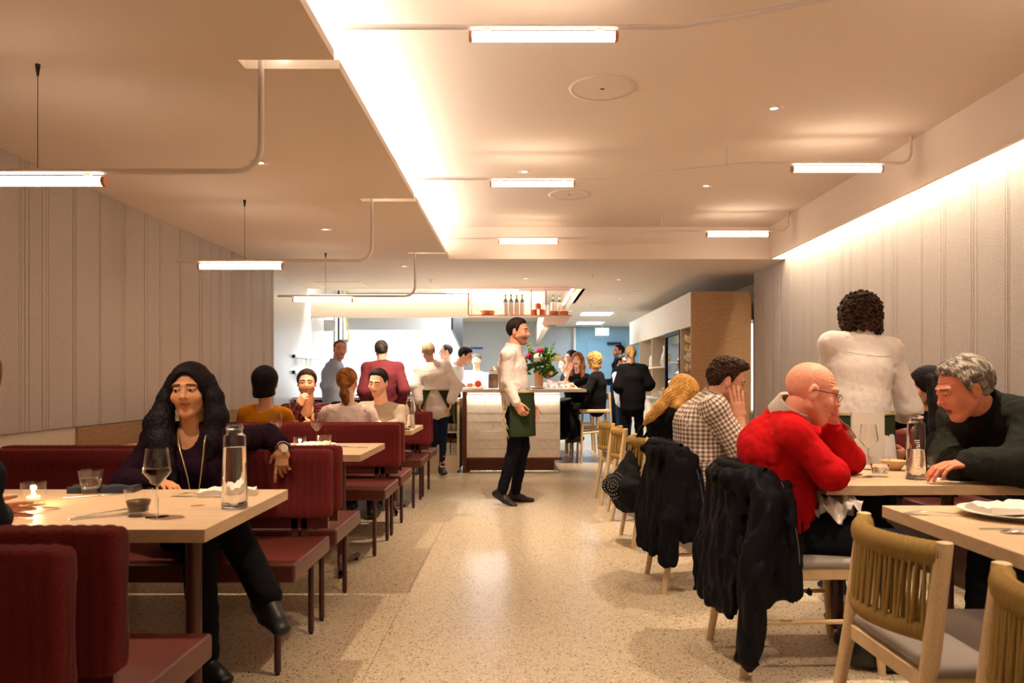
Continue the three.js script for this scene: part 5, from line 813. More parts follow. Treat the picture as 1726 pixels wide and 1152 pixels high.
const pRed = person({ label: 'bald man with glasses in a bright red sweater eating', res: 'near', yaw: 80, pelvis: [1.13, 0.56, 3.26], neck: [1.146, 1.035, 3.2], head: [1.216, 1.124, 3.14], headYaw: 80, headPitch: 15, headSize: 1.06, slump: 0.06, bulk: 1.02, shoulder: 0.185, skin: 0xd8917a, lip: 0xa85a50, brow: 0x9a8070, wrinkled: true, hair: 'none', armR: [[1.23, 0.807, 2.98], [1.337, 0.762, 3.3]], handR: { dir: [0.3, 0, -1], palm: [0, -1, 0], curl: 0.4 }, armL: [[1.501, 0.815, 3.44], [1.363, 0.969, 3.3]], handL: { dir: [-0.1, 1, 0.05], palm: [-0.8, 0, 0.6], curl: [0.6, 0.9, 1, 1], thumb: 0.4 }, legs: 'sit', tuck: 0.32, top: { name: 'sweater', color: 0xb00f14, loose: 0.015, wide: 0.008, fold: 0.007, collarScale: 1.16, collarHeight: 0.066, collar: 0xe6ded4, collarMap: stripes }, bottom: { color: 0x16181f } });
{ // glasses
  const f = (x, y, z) => pRed.hp(x, y, z), m = M.darkMetal, q = [];
  for (const s of [-1, 1]) { q.push(tube([[s * 0.054, 0.016, 0.09], [s * 0.078, 0.014, 0.04], [s * 0.084, 0.01, -0.01], [s * 0.084, -0.008, -0.028]].map(p => f(...p)), 0.0019, 16, 6)); q.push(tube(Array.from({ length: 16 }, (_, i) => { const a = i / 16 * TAU; return f(s * 0.031 + 0.021 * Math.cos(a), 0.004 + 0.015 * Math.sin(a), 0.098); }), 0.0014, 32, 6, true)); }
  q.push(tube([f(-0.01, 0.01, 0.1), f(0, 0.013, 0.104), f(0.01, 0.01, 0.1)], 0.0014, 8, 6));
  const g = part('glasses', q, m, pRed.o, 'thin dark framed glasses'); g.userData.kind = 'stuff';
}
const pServer = person({ label: 'server with curly brown hair, white shirt and olive apron bending to a table, back turned', female: true, res: 'near', yaw: 182, pelvis: [1.841, 0.874, 4.16], neck: [1.892, 1.397, 4.2], head: [1.906, 1.518, 4.24], headYaw: 170, headPitch: 20, shoulder: 0.172, shoulderDrop: 0.045, skin: 0xcf9a80, hair: 'curly', hairColor: 0x241610, hairLight: 0x4a2e1c, bust: 0, armL: [[1.755, 1.113, 4.3], [1.939, 0.941, 4.5]], armR: [[2.161, 1.016, 4.2], [2.156, 0.945, 4.42]], handR: { dir: [-0.9, -0.2, -0.4], palm: [0, -1, 0], curl: 0.5 }, handL: { dir: [0.6, -0.3, -0.6], palm: [0, -1, 0], curl: 0.5 }, legs: 'stand', top: { color: 0xe4dcd6, loose: 0.024, wide: 0.012, fold: 0.006, yoke: 0.84, collarHeight: 0.06, sleeve: 'elbow', collar: 0xe4dcd6, hem: 0.17 }, bottom: { color: 0x1b1d26 } });
apron(pServer, 182, -0.42, 0.2, 0.165, 3.0, 0.45);
part('shirt_tail', wrapShell(pServer, 0.19, 0.16, 0.1, -0.3, -0.95, 0.95, 0.22, 0.008, 2), cloth(0xe4dcd6), pServer.o, 'white shirt tail below the apron string');
part('towel', (() => { const g = new THREE.BoxGeometry(0.17, 0.27, 0.02, 8, 14, 1), p = g.attributes.position; for (let i = 0; i < p.count; i++) p.setZ(i, p.getZ(i) + 0.006 * Math.sin(p.getX(i) * 40) + 0.012 * (0.18 - p.getY(i)) ); g.computeVertexNormals(); const c = pServer.J.pel; g.translate(c[0] - 0.02, c[1] + 0.0, c[2] + 0.2); return g; })(), M.napkin, pServer.o, 'white folded towel tucked in the apron string');
person({ label: 'woman with long black hair in a black top seated against the felt wall', female: true, res: 'mid', yaw: -95, pelvis: [2.66, 0.55, 4.85], neck: [2.627, 0.977, 4.8], head: [2.56, 1.135, 4.76], headYaw: -110, headPitch: 10, skin: 0xc9987c, hair: 'long', hairColor: 0x100c0c, hairLight: 0x1e1614, flowW: [0, -1, 0], locks: [[[0.08, 0.04, -0.02, 0.035], [0.1, -0.1, -0.02, 0.045], [0.11, -0.25, 0.0, 0.05], [0.1, -0.38, 0.02, 0.035]], [[-0.08, 0.04, -0.02, 0.035], [-0.09, -0.2, -0.01, 0.04]], [[0, 0.03, -0.08, 0.05], [0.02, -0.15, -0.1, 0.06], [0.03, -0.34, -0.1, 0.05]]], armL: [[2.467, 0.713, 4.6], [2.29, 0.73, 4.5]], armR: [[2.35, 0.85, 5.1], [2.1, 0.8, 5.0]], legs: 'sit', top: { color: 0x121214, loose: 0.018 }, bottom: { color: 0x16171c } });
person({ label: 'grey haired older man in a dark fleece jacket leaning on folded arms', res: 'near', yaw: -72, pelvis: [2.52, 0.56, 3.42], neck: [2.041, 1.045, 3.33], head: [1.906, 1.134, 3.26], headYaw: -91, headPitch: 20, headSize: 1.06, slump: 0.06, bulk: 1.1, shoulder: 0.2, skin: 0xc07a5e, lip: 0x9a5a4c, brow: 0x6a5a50, wrinkled: true, eyesDown: true, mouthOpen: 0.012, hair: 'short', lowSide: 0.0, hairline: 0.004, hairThick: 0.019, tuft: 0.007, hairColor: 0x5c534b, hairLight: 0xa79d92, armL: [[2.028, 0.831, 3.06], [1.854, 0.834, 3.12]], handL: { dir: [-1, -0.05, 0.05], palm: [0, -1, -0.1], curl: 0.4, thumb: 0.3 }, armR: [[1.987, 0.819, 3.5], [1.885, 0.79, 3.24]], handR: { dir: [0.75, -0.1, 0.6], palm: [0, -1, 0], curl: 0.25 }, legs: 'sit', tuck: 0.45, top: { name: 'fleece_jacket', color: 0x23241f, loose: 0.026, wide: 0.018, fold: 0.012, collar: 0x1c1d1a, collarScale: 1.26, collarHeight: 0.085 }, bottom: { color: 0x14151a } });


// ------------------------------------------------------------------ clothes and bags on the chairs
function jacket(label, x, d, o) { // hung over a chair back at (x, d): panels and sleeves in one soft shell
  const t = thing('jacket', label, 'jacket', [x, 0, d], 0, 'dark jackets on chair backs'), P = [], S = [0.09, 0, 1], F = [1, 0, -0.09];
  P.push(oval([-0.27, 0.77, -0.02], [-0.34, o.low, -0.02], 0.205, 0.22, 0.06, 0.045, S, F, 0.05));
  P.push(oval([-0.23, 0.775, 0.2], [-0.23, 0.775, -0.2], 0.042, 0.042, 0.075, 0.075, [0, 1, 0], F, 0.04), oval([-0.27, 0.77, 0.1], [-0.27, 0.77, -0.1], 0.045, 0.045, 0.09, 0.09, [0, 1, 0], F, 0.04));
  P.push(oval([-0.15, 0.75, 0.1], [-0.13, 0.45, 0.12], 0.1, 0.11, 0.028, 0.03, S, F, 0.05));
  P.push(oval([-0.17, 0.74, 0.225], [-0.14, o.low + 0.1, 0.255], 0.07, 0.085, 0.03, 0.04, [1, 0, 0], [0, 0, 1], 0.05));
  P.push(capsule([-0.2, 0.7, 0.24], [-0.26, 0.42, 0.28], 0.066, 0.062, 0.04), capsule([-0.26, 0.42, 0.28], [-0.29, o.cuff, 0.27], 0.062, 0.05, 0.03));
  P.push(capsule([-0.24, 0.7, -0.2], [-0.33, 0.42, -0.22], 0.06, 0.06, 0.04), capsule([-0.33, 0.42, -0.22], [-0.33, o.low + 0.03, -0.2], 0.06, 0.05, 0.03));
  const g = meshField(P, 0.0095, { warp: (X, Y, Z) => 0.012 * (1 - 2 * Math.abs(noise(X * 11, Y * 2.6 + o.seed, Z * 11))) + 0.004 * noise(X * 26, Y * 12, Z * 26) });
  part('shell', g, cloth(o.color, { roughness: o.rough }), t);
  part('zip', tube([[-0.15, 0.775, 0.24], [-0.12, 0.66, 0.268], [-0.1, 0.54, 0.282], [-0.095, 0.46, 0.284]], 0.0032, 30, 6), phy({ color: 0x6a6a6e, roughness: 0.4, metalness: 0.6 }), t, 'grey zip edge');
  part('zip_pull', bx(0.008, 0.03, 0.005, -0.115, 0.62, 0.276), M.chrome, t);
  part('collar', tube([[-0.2, 0.805, 0.2], [-0.3, 0.82, 0.08], [-0.31, 0.82, -0.08], [-0.22, 0.805, -0.2]], 0.022, 24, 8), cloth(o.collar), t);
  return t;
}
jacket('black zipped jacket with long hanging sleeve on the chair of the man in red', 1.19, 3.24, { low: 0.24, cuff: 0.09, seed: 1, color: 0x121116, rough: 0.62, collar: 0x1c1a18 });
jacket('charcoal wool jacket on the chair of the man in the checked shirt', 1.1, 4.4, { low: 0.22, cuff: 0.2, seed: 7, color: 0x17161a, rough: 0.95, collar: 0x242226 });
{ // black bag with rings of studs
  const t = thing('shoulder_bag', 'black shoulder bag with rings of pale studs hanging on a rope chair', 'bag', [0.82, -0.16, 5.5]), c = [0, 0.46, 0]; t.scale.setScalar(1.32);
  const g = meshField([oval([0.02, 0.62, 0.0], [-0.06, 0.42, 0.03], 0.05, 0.17, 0.03, 0.05, [0.35, 0, 0.94], [0.94, 0, -0.35], 0.05), oval([-0.06, 0.42, 0.03], [-0.04, 0.34, 0.05], 0.17, 0.13, 0.05, 0.045, [0.35, 0, 0.94], [0.94, 0, -0.35], 0.04)], 0.009, { warp: (x, y, z) => 0.005 * noise(x * 14, y * 14, z * 14) });
  part('pouch', g, phy({ color: 0x0c0b0c, roughness: 0.8, specularIntensity: 0.3 }), t); void c;
  const studs = []; for (const [cx, cy, rs] of [[-0.1, 0.45, [0.012, 0.03, 0.052, 0.072]], [0.1, 0.4, [0.03, 0.055, 0.08]]]) for (const r of rs) for (let i = 0; i < r * 420; i++) { const a = i / (r * 420) * TAU, u = cx + r * Math.cos(a), y = cy + r * Math.sin(a); studs.push(new THREE.IcosahedronGeometry(0.0036, 0).translate(-0.045 + u * 0.92 + 0.02, y, 0.088 - u * 0.34 - Math.abs(cx - 0.0) * 0.06)); }
  part('stud_rings', studs, phy({ color: 0x9a968e, roughness: 0.4, metalness: 0.5 }), t, 'rings of pale studs').userData.kind = 'stuff';
  part('strap', tube([[0.0, 0.62, 0.03], [0.05, 0.76, 0.06], [0.12, 0.79, 0.05], [0.1, 0.74, 0.0], [0.03, 0.63, -0.02]], 0.009, 30, 6), phy({ color: 0x0c0b0c, roughness: 0.8, specularIntensity: 0.3 }), t);
}

// ------------------------------------------------------------------ tableware
const T75 = 0.7505;
function carafe(label, [x, d], fill = 0.205, text) {
  const o = thing('water_carafe', label, 'carafe', [x, T75, d], 0, 'glass water carafes');
  part('bottle', lathe([[0, 0.012], [0.037, 0.012], [0.0385, 0.02], [0.034, 0.24], [0.024, 0.247], [0.0235, 0.28], [0.0262, 0.281], [0.0265, 0.25], [0.036, 0.241], [0.0425, 0.012], [0.041, 0.0], [0, 0]].reverse(), 36), M.glassSolid, o, 'clear glass bottle');
  part('neck_ring', lathe([[0.0262, 0.262], [0.0282, 0.264], [0.0282, 0.27], [0.0262, 0.272]], 30), M.glassSolid, o);
  part('water', lathe([[0, 0.0125], [0.0365, 0.0125], [0.038, 0.022], [0.0345 + 0.0035 * (1 - fill / 0.24), fill], [0, fill]], 32), M.water, o);
  void text;
  return o;
}
function tumbler(label, [x, d], fill, drink = M.water, s = 1) {
  const o = thing('tumbler', label, 'glass', [x, T75, d], 0, 'faceted water tumblers');
  const g = lathe([[0, 0.0], [0.031, 0.0], [0.0335, 0.012], [0.045, 0.088], [0.0435, 0.0885], [0.0315, 0.014], [0, 0.013]].map(p => [p[0] * s, p[1] * s]), 32), p = g.attributes.position; for (let i = 0; i < p.count; i++) { const a = Math.atan2(p.getZ(i), p.getX(i)), y = p.getY(i) / s; if (y > 0.008 && y < 0.07 && Math.hypot(p.getX(i), p.getZ(i)) / s > 0.033) { const q = 1 - 0.03 * Math.abs(Math.cos(a * 5)); p.setX(i, p.getX(i) * q); p.setZ(i, p.getZ(i) * q); } } g.computeVertexNormals();
  part('glass', g, M.glass, o, 'clear faceted glass'); if (fill) part('drink', lathe([[0, 0.0135], [0.0305, 0.0145], [0.031 + 0.0125 * fill / 0.088, fill], [0, fill]].map(p => [p[0] * s, p[1] * s]), 28), drink, o); return o;
}
function wineGlass(label, [x, d], wine, fill = 0.135, y = T75) {
  const o = thing('wine_glass', label, 'glass', [x, y, d], 0, 'stemmed wine glasses');
  part('bowl', lathe([[0, 0.098], [0.012, 0.1025], [0.043, 0.142], [0.033, 0.215], [0.0318, 0.215], [0.0416, 0.1425], [0.0115, 0.1042], [0, 0.1]], 36), M.glassSolid, o, 'thin clear bowl'); part('stem', lathe([[0, 0.004], [0.034, 0.002], [0.035, 0], [0, 0]].reverse().concat([]), 32), M.glassSolid, o, 'round foot');
  part('stem', rod([0, 0.003, 0], [0, 0.1, 0], 0.0042, 0.0036, 12), M.glassSolid, o);
  if (wine) part('wine', lathe([[0, 0.1008], [0.011, 0.1048], [0.0408, 0.1425].map((v, i) => i ? Math.min(v, fill) : v * (fill < 0.1415 ? 0.28 + 0.72 * (fill - 0.103) / 0.0385 : 1)), ...(fill > 0.1415 ? [[0.0408 - 0.01 * (fill - 0.1415) / 0.073, fill]] : []), [0, fill]], 32), wine, o); return o;
}
function candle(label, [x, d]) {
  const o = thing('candle_glass', label, 'candle', [x, T75, d], 0, 'tealight glasses');
  part('holder', lathe([[0, 0], [0.036, 0], [0.038, 0.01], [0.039, 0.078], [0.037, 0.078], [0.0355, 0.012], [0, 0.01]], 32), M.glass, o, 'clear glass holder'); part('wax', lathe([[0, 0.0105], [0.02, 0.0105], [0.02, 0.03], [0, 0.03]], 24), M.wax, o);
  const f = part('flame', new THREE.SphereGeometry(0.0055, 12, 10).scale(0.8, 2.4, 0.8).translate(0, 0.048, 0), M.flame, o, 'small flame'); part('wick', rod([0, 0.03, 0], [0, 0.037, 0], 0.001, 0.001, 5), M.black, f);
  const l = new THREE.PointLight(rgb([1, 0.6, 0.28]), CANDLE, 0, 2); l.position.set(x, T75 + 0.05, -d); l.castShadow = true; l.shadow.radius = 0.5; scene.add(l); return o;
}
const forkShape = (() => { const s = new THREE.Shape(); s.moveTo(-0.0055, -0.1); s.lineTo(0.0055, -0.1); s.lineTo(0.0028, 0.02); s.lineTo(0.0125, 0.042); for (let k = 3; k >= 0; k--) { const x = -0.0125 + k * 0.00667; s.lineTo(x + 0.0045, 0.1); s.lineTo(x + 0.001, 0.1); s.lineTo(x + 0.0008, 0.055); if (k) s.lineTo(x - 0.0018, 0.055); } s.lineTo(-0.0125, 0.042); s.lineTo(-0.0028, 0.02); s.closePath(); return s; })();
const knifeShape = (() => { const s = new THREE.Shape(); s.moveTo(-0.007, -0.11); s.lineTo(0.007, -0.11); s.lineTo(0.005, 0.0); s.lineTo(0.0095, 0.01); s.quadraticCurveTo(0.012, 0.08, -0.004, 0.11); s.lineTo(-0.005, 0); s.closePath(); return s; })();
const spoonShape = (() => { const s = new THREE.Shape(); s.moveTo(-0.006, -0.1); s.lineTo(0.006, -0.1); s.lineTo(0.003, 0.045); s.bezierCurveTo(0.026, 0.055, 0.022, 0.105, 0, 0.11); s.bezierCurveTo(-0.022, 0.105, -0.026, 0.055, -0.003, 0.045); s.closePath(); return s; })();
function cutlery(kind, label, [x, d], turn, y = T75, up = 0) {
  const g = new THREE.ExtrudeGeometry({ fork: forkShape, knife: knifeShape, spoon: spoonShape }[kind], { depth: 0.0018, bevelEnabled: true, bevelSize: 0.0007, bevelThickness: 0.0007, bevelSegments: 1, curveSegments: 10 }), p = g.attributes.position;
  for (let i = 0; i < p.count; i++) { const v = p.getY(i); p.setZ(i, p.getZ(i) + 0.0008 + (kind === 'knife' ? 0 : 0.012 * Math.sin(clamp((v + 0.02) / 0.12, 0, 1) * Math.PI) * 0.8)); } g.computeVertexNormals(); g.rotateX(-Math.PI / 2);
  const o = single(kind, g, M.chrome, label, kind, [x, y, d], turn, 'steel cutlery'); if (up) o.rotation.set(up, turn, 0, 'YXZ'); return o;
}
function napkin(label, [x, d], turn, w = 0.2, h = 0.1, m = M.napkin) {
  const g = new THREE.BoxGeometry(w, 0.014, h, 16, 2, 10), p = g.attributes.position; for (let i = 0; i < p.count; i++) { const X = p.getX(i), Z = p.getZ(i); if (p.getY(i) > -0.006) p.setY(i, p.getY(i) + 0.007 + 0.008 * noise(X * 18 + x * 9, 2, Z * 18)); p.setZ(i, Z * (1 + 0.12 * X / w)); } g.computeVertexNormals(); g.translate(0, 0.0072, 0); metreUV(g);
  return single('napkin', g, m, label, 'napkin', [x, T75, d], turn, 'cloth napkins');
}
function plate(label, [x, d], r = 0.14) { const o = thing('plate', label, 'plate', [x, T75, d], 0, 'dinner plates'); part('dish', lathe([[0, 0.004], [r * 0.6, 0.005], [r * 0.72, 0.012], [r, 0.02], [r, 0.023], [r * 0.7, 0.016], [r * 0.58, 0.009], [0, 0.008]], 44), M.china, o); part('foot_ring', lathe([[r * 0.5, 0], [r * 0.54, 0], [r * 0.54, 0.005], [r * 0.5, 0.005]], 36), M.china, o); return o; }
// table with the red wine
carafe('full glass water carafe on the table corner before the woman in purple', [-0.945, 2.53]);
wineGlass('stemmed glass half full of red wine', [-1.127, 2.37], M.wine, 0.152);
tumbler('tumbler with ice and a dark drink beside the red wine', [-1.2, 2.4], 0.05, phy({ color: 0x5a3a24, roughness: 0.1, transmission: 0.7, thickness: 0.03, ior: 1.33 }), 0.95);
tumbler('tumbler of water by the right hand of the woman in purple', [-1.61, 2.86], 0.06);
candle('lit tealight glass on the wine table', [-1.66, 2.6]);
napkin('folded white napkin behind the carafe', [-1.08, 2.82], 0.25, 0.2, 0.09); cutlery('fork', 'steel fork beside the folded white napkin', [-1.17, 2.78], 1.45);
cutlery('fork', 'steel fork lying beside the dark drink tumbler', [-1.3, 2.42], -0.95); cutlery('knife', 'steel knife lying next to the fork at the dark drink', [-1.28, 2.38], -0.95); cutlery('fork', 'steel fork near the lit tealight', [-1.58, 2.44], -0.5); cutlery('knife', 'steel knife leaning toward the water tumbler', [-1.55, 2.8], -1.0);
napkin('crumpled dark napkin behind the tealight', [-1.58, 2.9], 0.1, 0.24, 0.08, M.darkNapkin);
{ const s = new THREE.Shape(); s.moveTo(-0.022, 0); s.quadraticCurveTo(-0.005, 0.012, 0.022, 0.006); s.quadraticCurveTo(0.004, -0.01, -0.022, 0); const g = new THREE.ExtrudeGeometry(s, { depth: 0.0015, bevelEnabled: false }); g.rotateX(-Math.PI / 2); single('dry_leaf', g, cloth(0x8a6a3a), 'small dry leaf on the table before the carafe', 'leaf', [-1.09, T75, 2.58], 0.2); }
// laid empty table
wineGlass('empty wine glass between the mustard blouse and the watch', [-1.55, 4.86]); wineGlass('empty wine glass before the pale pink blouse', [-1.29, 4.86]);
tumbler('empty tumbler beside the wine glass near the watch', [-1.56, 4.78], 0); tumbler('empty tumbler at the aisle side of the laid table', [-1.19, 4.66], 0); candle('lit tealight glass on the laid empty table', [-1.34, 4.66]);
plate('white plate with a napkin on the laid table', [-1.27, 4.8], 0.12); { const n = napkin('folded napkin on the white plate of the laid table', [-1.27, 4.8], 0.1, 0.16, 0.08); n.position.y += 0.012; } cutlery('fork', 'steel fork beside the plate of the laid table', [-1.08, 4.78], 1.2); cutlery('knife', 'steel knife beside the plate of the laid table', [-1.05, 4.8], 1.2);
// four diners
carafe('half full glass water carafe at the four diners', [-0.95, 6.68], 0.12); tumbler('tumbler with an orange drink', [-1.2, 6.72], 0.06, M.orangeDrink); tumbler('small clear tumbler next to the orange drink', [-1.09, 6.72], 0.03); plate('white plate beside the carafe of the four diners', [-1.08, 6.62], 0.11); candle('lit tealight glass before the man in plaid', [-1.95, 6.6]);
{ const o = thing('phone', 'dark phone lying on the table edge of the four diners', 'phone', [-0.98, T75, 6.5], 0.4); part('case', bx(0.075, 0.009, 0.15, 0, 0.0045, 0, 0.004), M.black, o); part('screen', bx(0.068, 0.001, 0.14, 0, 0.0095, 0), phy({ color: 0x0a0a0c, roughness: 0.1 }), o); }
single('papers', (() => { const g = new THREE.BoxGeometry(0.42, 0.004, 0.28); g.translate(0, 0.002, 0); return g; })(), std({ color: 0xe8ecec, roughness: 0.6 }), 'white sheet of paper lying on the farthest bench seat', 'paper', [-1.25, 0.451, 7.95], 0);
// right hand tables
carafe('half full lettered glass water carafe between the man in red and the man in fleece', [1.715, 3.27], 0.13);
{ // vertical white lettering on the carafe
  const { FontLoader } = await import('three/addons/loaders/FontLoader.js'), { TextGeometry } = await import('three/addons/geometries/TextGeometry.js');
  const f = await new FontLoader().loadAsync('fonts/droid/droid_sans_bold.typeface.json'), car = scene.children.filter(c => c.userData.category === 'carafe').at(-1);
  const g = new TextGeometry('cinEPouil', { font: f, size: 0.021, depth: 0.0006, curveSegments: 3 }); g.rotateZ(Math.PI / 2); g.rotateX(-0.03); g.translate(-0.006, 0.045, 0.0415); part('lettering', g, std({ color: 0xf4f0ea, roughness: 0.6 }), car, 'white upright lettering on the glass').userData.kind = 'stuff';
}
tumbler('tumbler of water before the man in red', [1.6, 3.36], 0.055); tumbler('tumbler of water before the man in fleece', [1.83, 3.36], 0.045); wineGlass('empty wine glass behind the tumbler of the man in red', [1.67, 3.62]);
{ const o = thing('serving_bowl', 'small beige bowl behind the lettered carafe', 'bowl', [1.78, T75, 3.6]); part('bowl', lathe([[0, 0.004], [0.03, 0.004], [0.062, 0.045], [0.06, 0.046], [0.026, 0.01], [0, 0.01]], 30), std({ color: 0xc9a878, roughness: 0.6 }), o); part('foot', lathe([[0, 0], [0.03, 0], [0.03, 0.005], [0, 0.005]], 24), std({ color: 0xb89868, roughness: 0.6 }), o); }
cutlery('spoon', 'steel spoon on the table before the man in red', [1.47, 3.3], -1.0); cutlery('knife', 'steel knife on the table before the man in red', [1.4, 3.3], -1.2); plate('small plate by the elbow of the man in red', [1.46, 3.58], 0.1); cutlery('fork', 'steel fork under the hand of the man in fleece', [1.9, 3.24], 1.3);
{ const f = cutlery('fork', 'steel fork raised in the hand of the man in red', [1.36, 3.27], 0.3, 1.0); f.rotation.set(0, 0, 0); f.quaternion.setFromUnitVectors(V(0, 0, -1), V(0.45, -0.75, 0.35).normalize()); f.position.set(1.36, 1.01, -3.22); }
{ // napkin on the lap of the man in red
  const g = new THREE.PlaneGeometry(0.15, 0.15, 20, 20), p = g.attributes.position; for (let i = 0; i < p.count; i++) { const x = p.getX(i), y = p.getY(i); p.setZ(i, 0.035 * noise(x * 11, y * 11, 3) + 0.02 * noise(x * 25, y * 25, 8) - 1.6 * x * x - y * y); } g.rotateX(-Math.PI / 2); const th = g.clone(); void th; g.computeVertexNormals(); const q = g.clone().translate(0, -0.004, 0); flip(q); single('napkin', merge([g, q]), M.napkin, 'crumpled beige napkin on the lap of the man in red', 'napkin', [1.3, 0.665, 3.1], 0.5, 'cloth napkins').rotation.z = 0.3;
}
plate('large white plate on the table by the empty rope chair', [1.54, 2.37], 0.15); { const n = napkin('white napkin lying on the large plate', [1.54, 2.38], 0.15, 0.22, 0.12); n.position.y += 0.016; } cutlery('fork', 'steel fork left of the large plate', [1.33, 2.4], 1.35); cutlery('knife', 'steel knife before the large plate', [1.43, 2.16], 1.4); cutlery('spoon', 'steel spoon before the large plate', [1.46, 2.11], 1.4);
wineGlass('glass of white wine behind the arm of the man in the checked shirt', [1.47, 4.86], M.whiteWine, 0.135); tumbler('tumbler on the table of the man in the checked shirt', [1.62, 4.8], 0.05);

// ------------------------------------------------------------------ bar, shelf and kitchen details
{ // flowers in a copper vase
  const o = thing('flower_vase', 'copper vase of pink and white flowers with tall green spires on the bar', 'vase', [0.27, 1.058, 10.2]);
  part('vase', lathe([[0, 0], [0.055, 0], [0.06, 0.01], [0.072, 0.24], [0.069, 0.24], [0.057, 0.012], [0, 0.01]], 32), phy({ color: 0xd6a276, roughness: 0.4, metalness: 0.55 }), o, 'copper coloured vase');
  const green = cloth(0x3c5a22), pale = cloth(0x86a83c), blossom = (n, r, c, pos) => { const geos = []; for (let k = 0; k < n; k++) { const a = k * 2.4, t = Math.acos(1 - 1.35 * (k + 0.5) / n), g = new THREE.SphereGeometry(r * 0.42, 7, 5).scale(1, 1, 0.35); g.lookAt(V(Math.sin(t) * Math.cos(a), Math.cos(t), Math.sin(t) * Math.sin(a))); g.translate(pos[0] + r * 0.72 * Math.sin(t) * Math.cos(a), pos[1] + r * 0.72 * Math.cos(t), pos[2] + r * 0.72 * Math.sin(t) * Math.sin(a)); geos.push(g); } part('blossom', geos, cloth(c), o); };
  blossom(40, 0.085, 0xe8d8cc, [0.0, 0.4, 0.06]); blossom(26, 0.055, 0xc42a5e, [0.02, 0.5, 0.04]); blossom(24, 0.05, 0xb8285a, [-0.13, 0.42, 0.05]); blossom(22, 0.045, 0xd45a7e, [-0.09, 0.47, 0.0]); blossom(20, 0.04, 0xe0b090, [0.17, 0.2, 0.06]); blossom(18, 0.035, 0xc2446a, [0.13, 0.15, 0.08]);
  const leaves = [], spire = []; for (let k = 0; k < 130; k++) { const a = rr(0, TAU), h = rr(0.2, 0.52), r = rr(0.03, 0.2) * (h < 0.3 ? 1.05 : 0.9), g = new THREE.SphereGeometry(0.045, 7, 4).scale(0.5, 1.1, 0.1); g.rotateX(rr(-1.2, 1.2)); g.rotateZ(rr(-1.2, 1.2)); g.rotateY(a); g.translate(r * Math.cos(a) + (h > 0.4 ? 0.03 : 0), h, r * Math.sin(a)); leaves.push(g); }
  part('foliage', leaves, green, o, 'dark green leaves').userData.kind = 'stuff';
  for (const [x, z, h, lean] of [[-0.1, 0, 0.66, -0.05], [0.16, -0.02, 0.64, 0.06], [0.04, -0.05, 0.6, 0.02], [0.2, 0.0, 0.48, 0.05]]) { const s = [rod([x * 0.3, 0.2, z], [x + lean, h, z], 0.004, 0.003, 6)]; for (let k = 0; k < 16; k++) { const v = k / 16, y = h - 0.02 - v * 0.26, a = k * 2.4, px = x * 0.3 + (x + lean - x * 0.3) * ((y - 0.2) / (h - 0.2)); s.push(new THREE.SphereGeometry(0.012 + 0.01 * v, 7, 5).scale(1, 0.8, 1).translate(px + 0.018 * Math.cos(a), y, z + 0.018 * Math.sin(a))); } spire.push(s); part('flower_spire', s, pale, o, 'pale green flower spire').userData.kind = 'stuff'; }
  for (let k = 0; k < 5; k++) part('long_leaf', new THREE.SphereGeometry(0.1, 9, 6).scale(0.3, 1, 0.08).rotateZ(-0.5 - 0.15 * k).translate(0.1 + 0.02 * k, 0.26 - 0.02 * k, 0.02 * k), green, o);
}
function bottle(label, [x, y, d], group, parts) { const o = thing('bottle', label, 'bottle', [x, y, d], 0, group); for (const [n, pts, m] of parts) part(n, lathe(pts, 18), m, o); return o; }
for (const [k, cap] of [0x3a8a68, 0x4a4a78, 0xc89030, 0x3a8a7a].entries()) bottle(['white bottle with a green cap on the hanging shelf, next to the pan', 'white bottle with a dark blue cap on the hanging shelf', 'white bottle with an amber cap on the hanging shelf', 'white bottle with a teal cap on the hanging shelf, next to the tins'][k], [-0.19 + k * 0.083, 2.13, 11.3], 'white bottles on the hanging shelf', [['body', [[0, 0], [0.036, 0], [0.037, 0.01], [0.037, 0.2], [0.03, 0.21]], M.whiteCeramic], ['shoulder_label', [[0.0372, 0.195], [0.036, 0.205], [0.016, 0.245], [0.015, 0.25]], M.black], ['neck', [[0.015, 0.25], [0.013, 0.29]], std({ color: 0xd8b83a, roughness: 0.6 })], ['cap', [[0.015, 0.29], [0.015, 0.32], [0, 0.322]], std({ color: cap, roughness: 0.5 })]]);
for (const [k, [x, d]] of [[0.52, 11.35], [0.62, 11.4]].entries()) bottle(k ? 'white bottle with a blue cap over the copper side plate, outer of two' : 'white bottle with a blue cap over the copper side plate, inner of two', [x, 2.13, d], 'white bottles on the hanging shelf', [['body', [[0, 0], [0.036, 0], [0.037, 0.2], [0.03, 0.21]], M.whiteCeramic], ['shoulder_label', [[0.0372, 0.195], [0.016, 0.245], [0.015, 0.25]], M.black], ['neck', [[0.015, 0.25], [0.013, 0.29]], std({ color: 0xd8b83a, roughness: 0.6 })], ['cap', [[0.015, 0.29], [0.015, 0.32], [0, 0.322]], std({ color: 0x3a3f6a, roughness: 0.5 })]]);
for (const [k, [x, y, d]] of [[0.235, 2.13, 11.28], [0.36, 2.13, 11.28], [0.298, 2.222, 11.28]].entries()) { const o = thing('tin_can', ['orange labelled tin on the hanging shelf, below the stacked one, next to the bottles', 'orange labelled tin on the hanging shelf, below the stacked one, at the corner', 'orange labelled tin stacked on the two others'][k], 'tin', [x, y, d], 0, 'orange labelled tins'); part('can', lathe([[0, 0], [0.043, 0], [0.043, 0.09], [0, 0.09]], 24), M.chrome, o); part('paper_label', lathe([[0.0436, 0.008], [0.0436, 0.082]], 24), std({ color: 0xd86a48, roughness: 0.6 }), o, 'orange paper label'); }
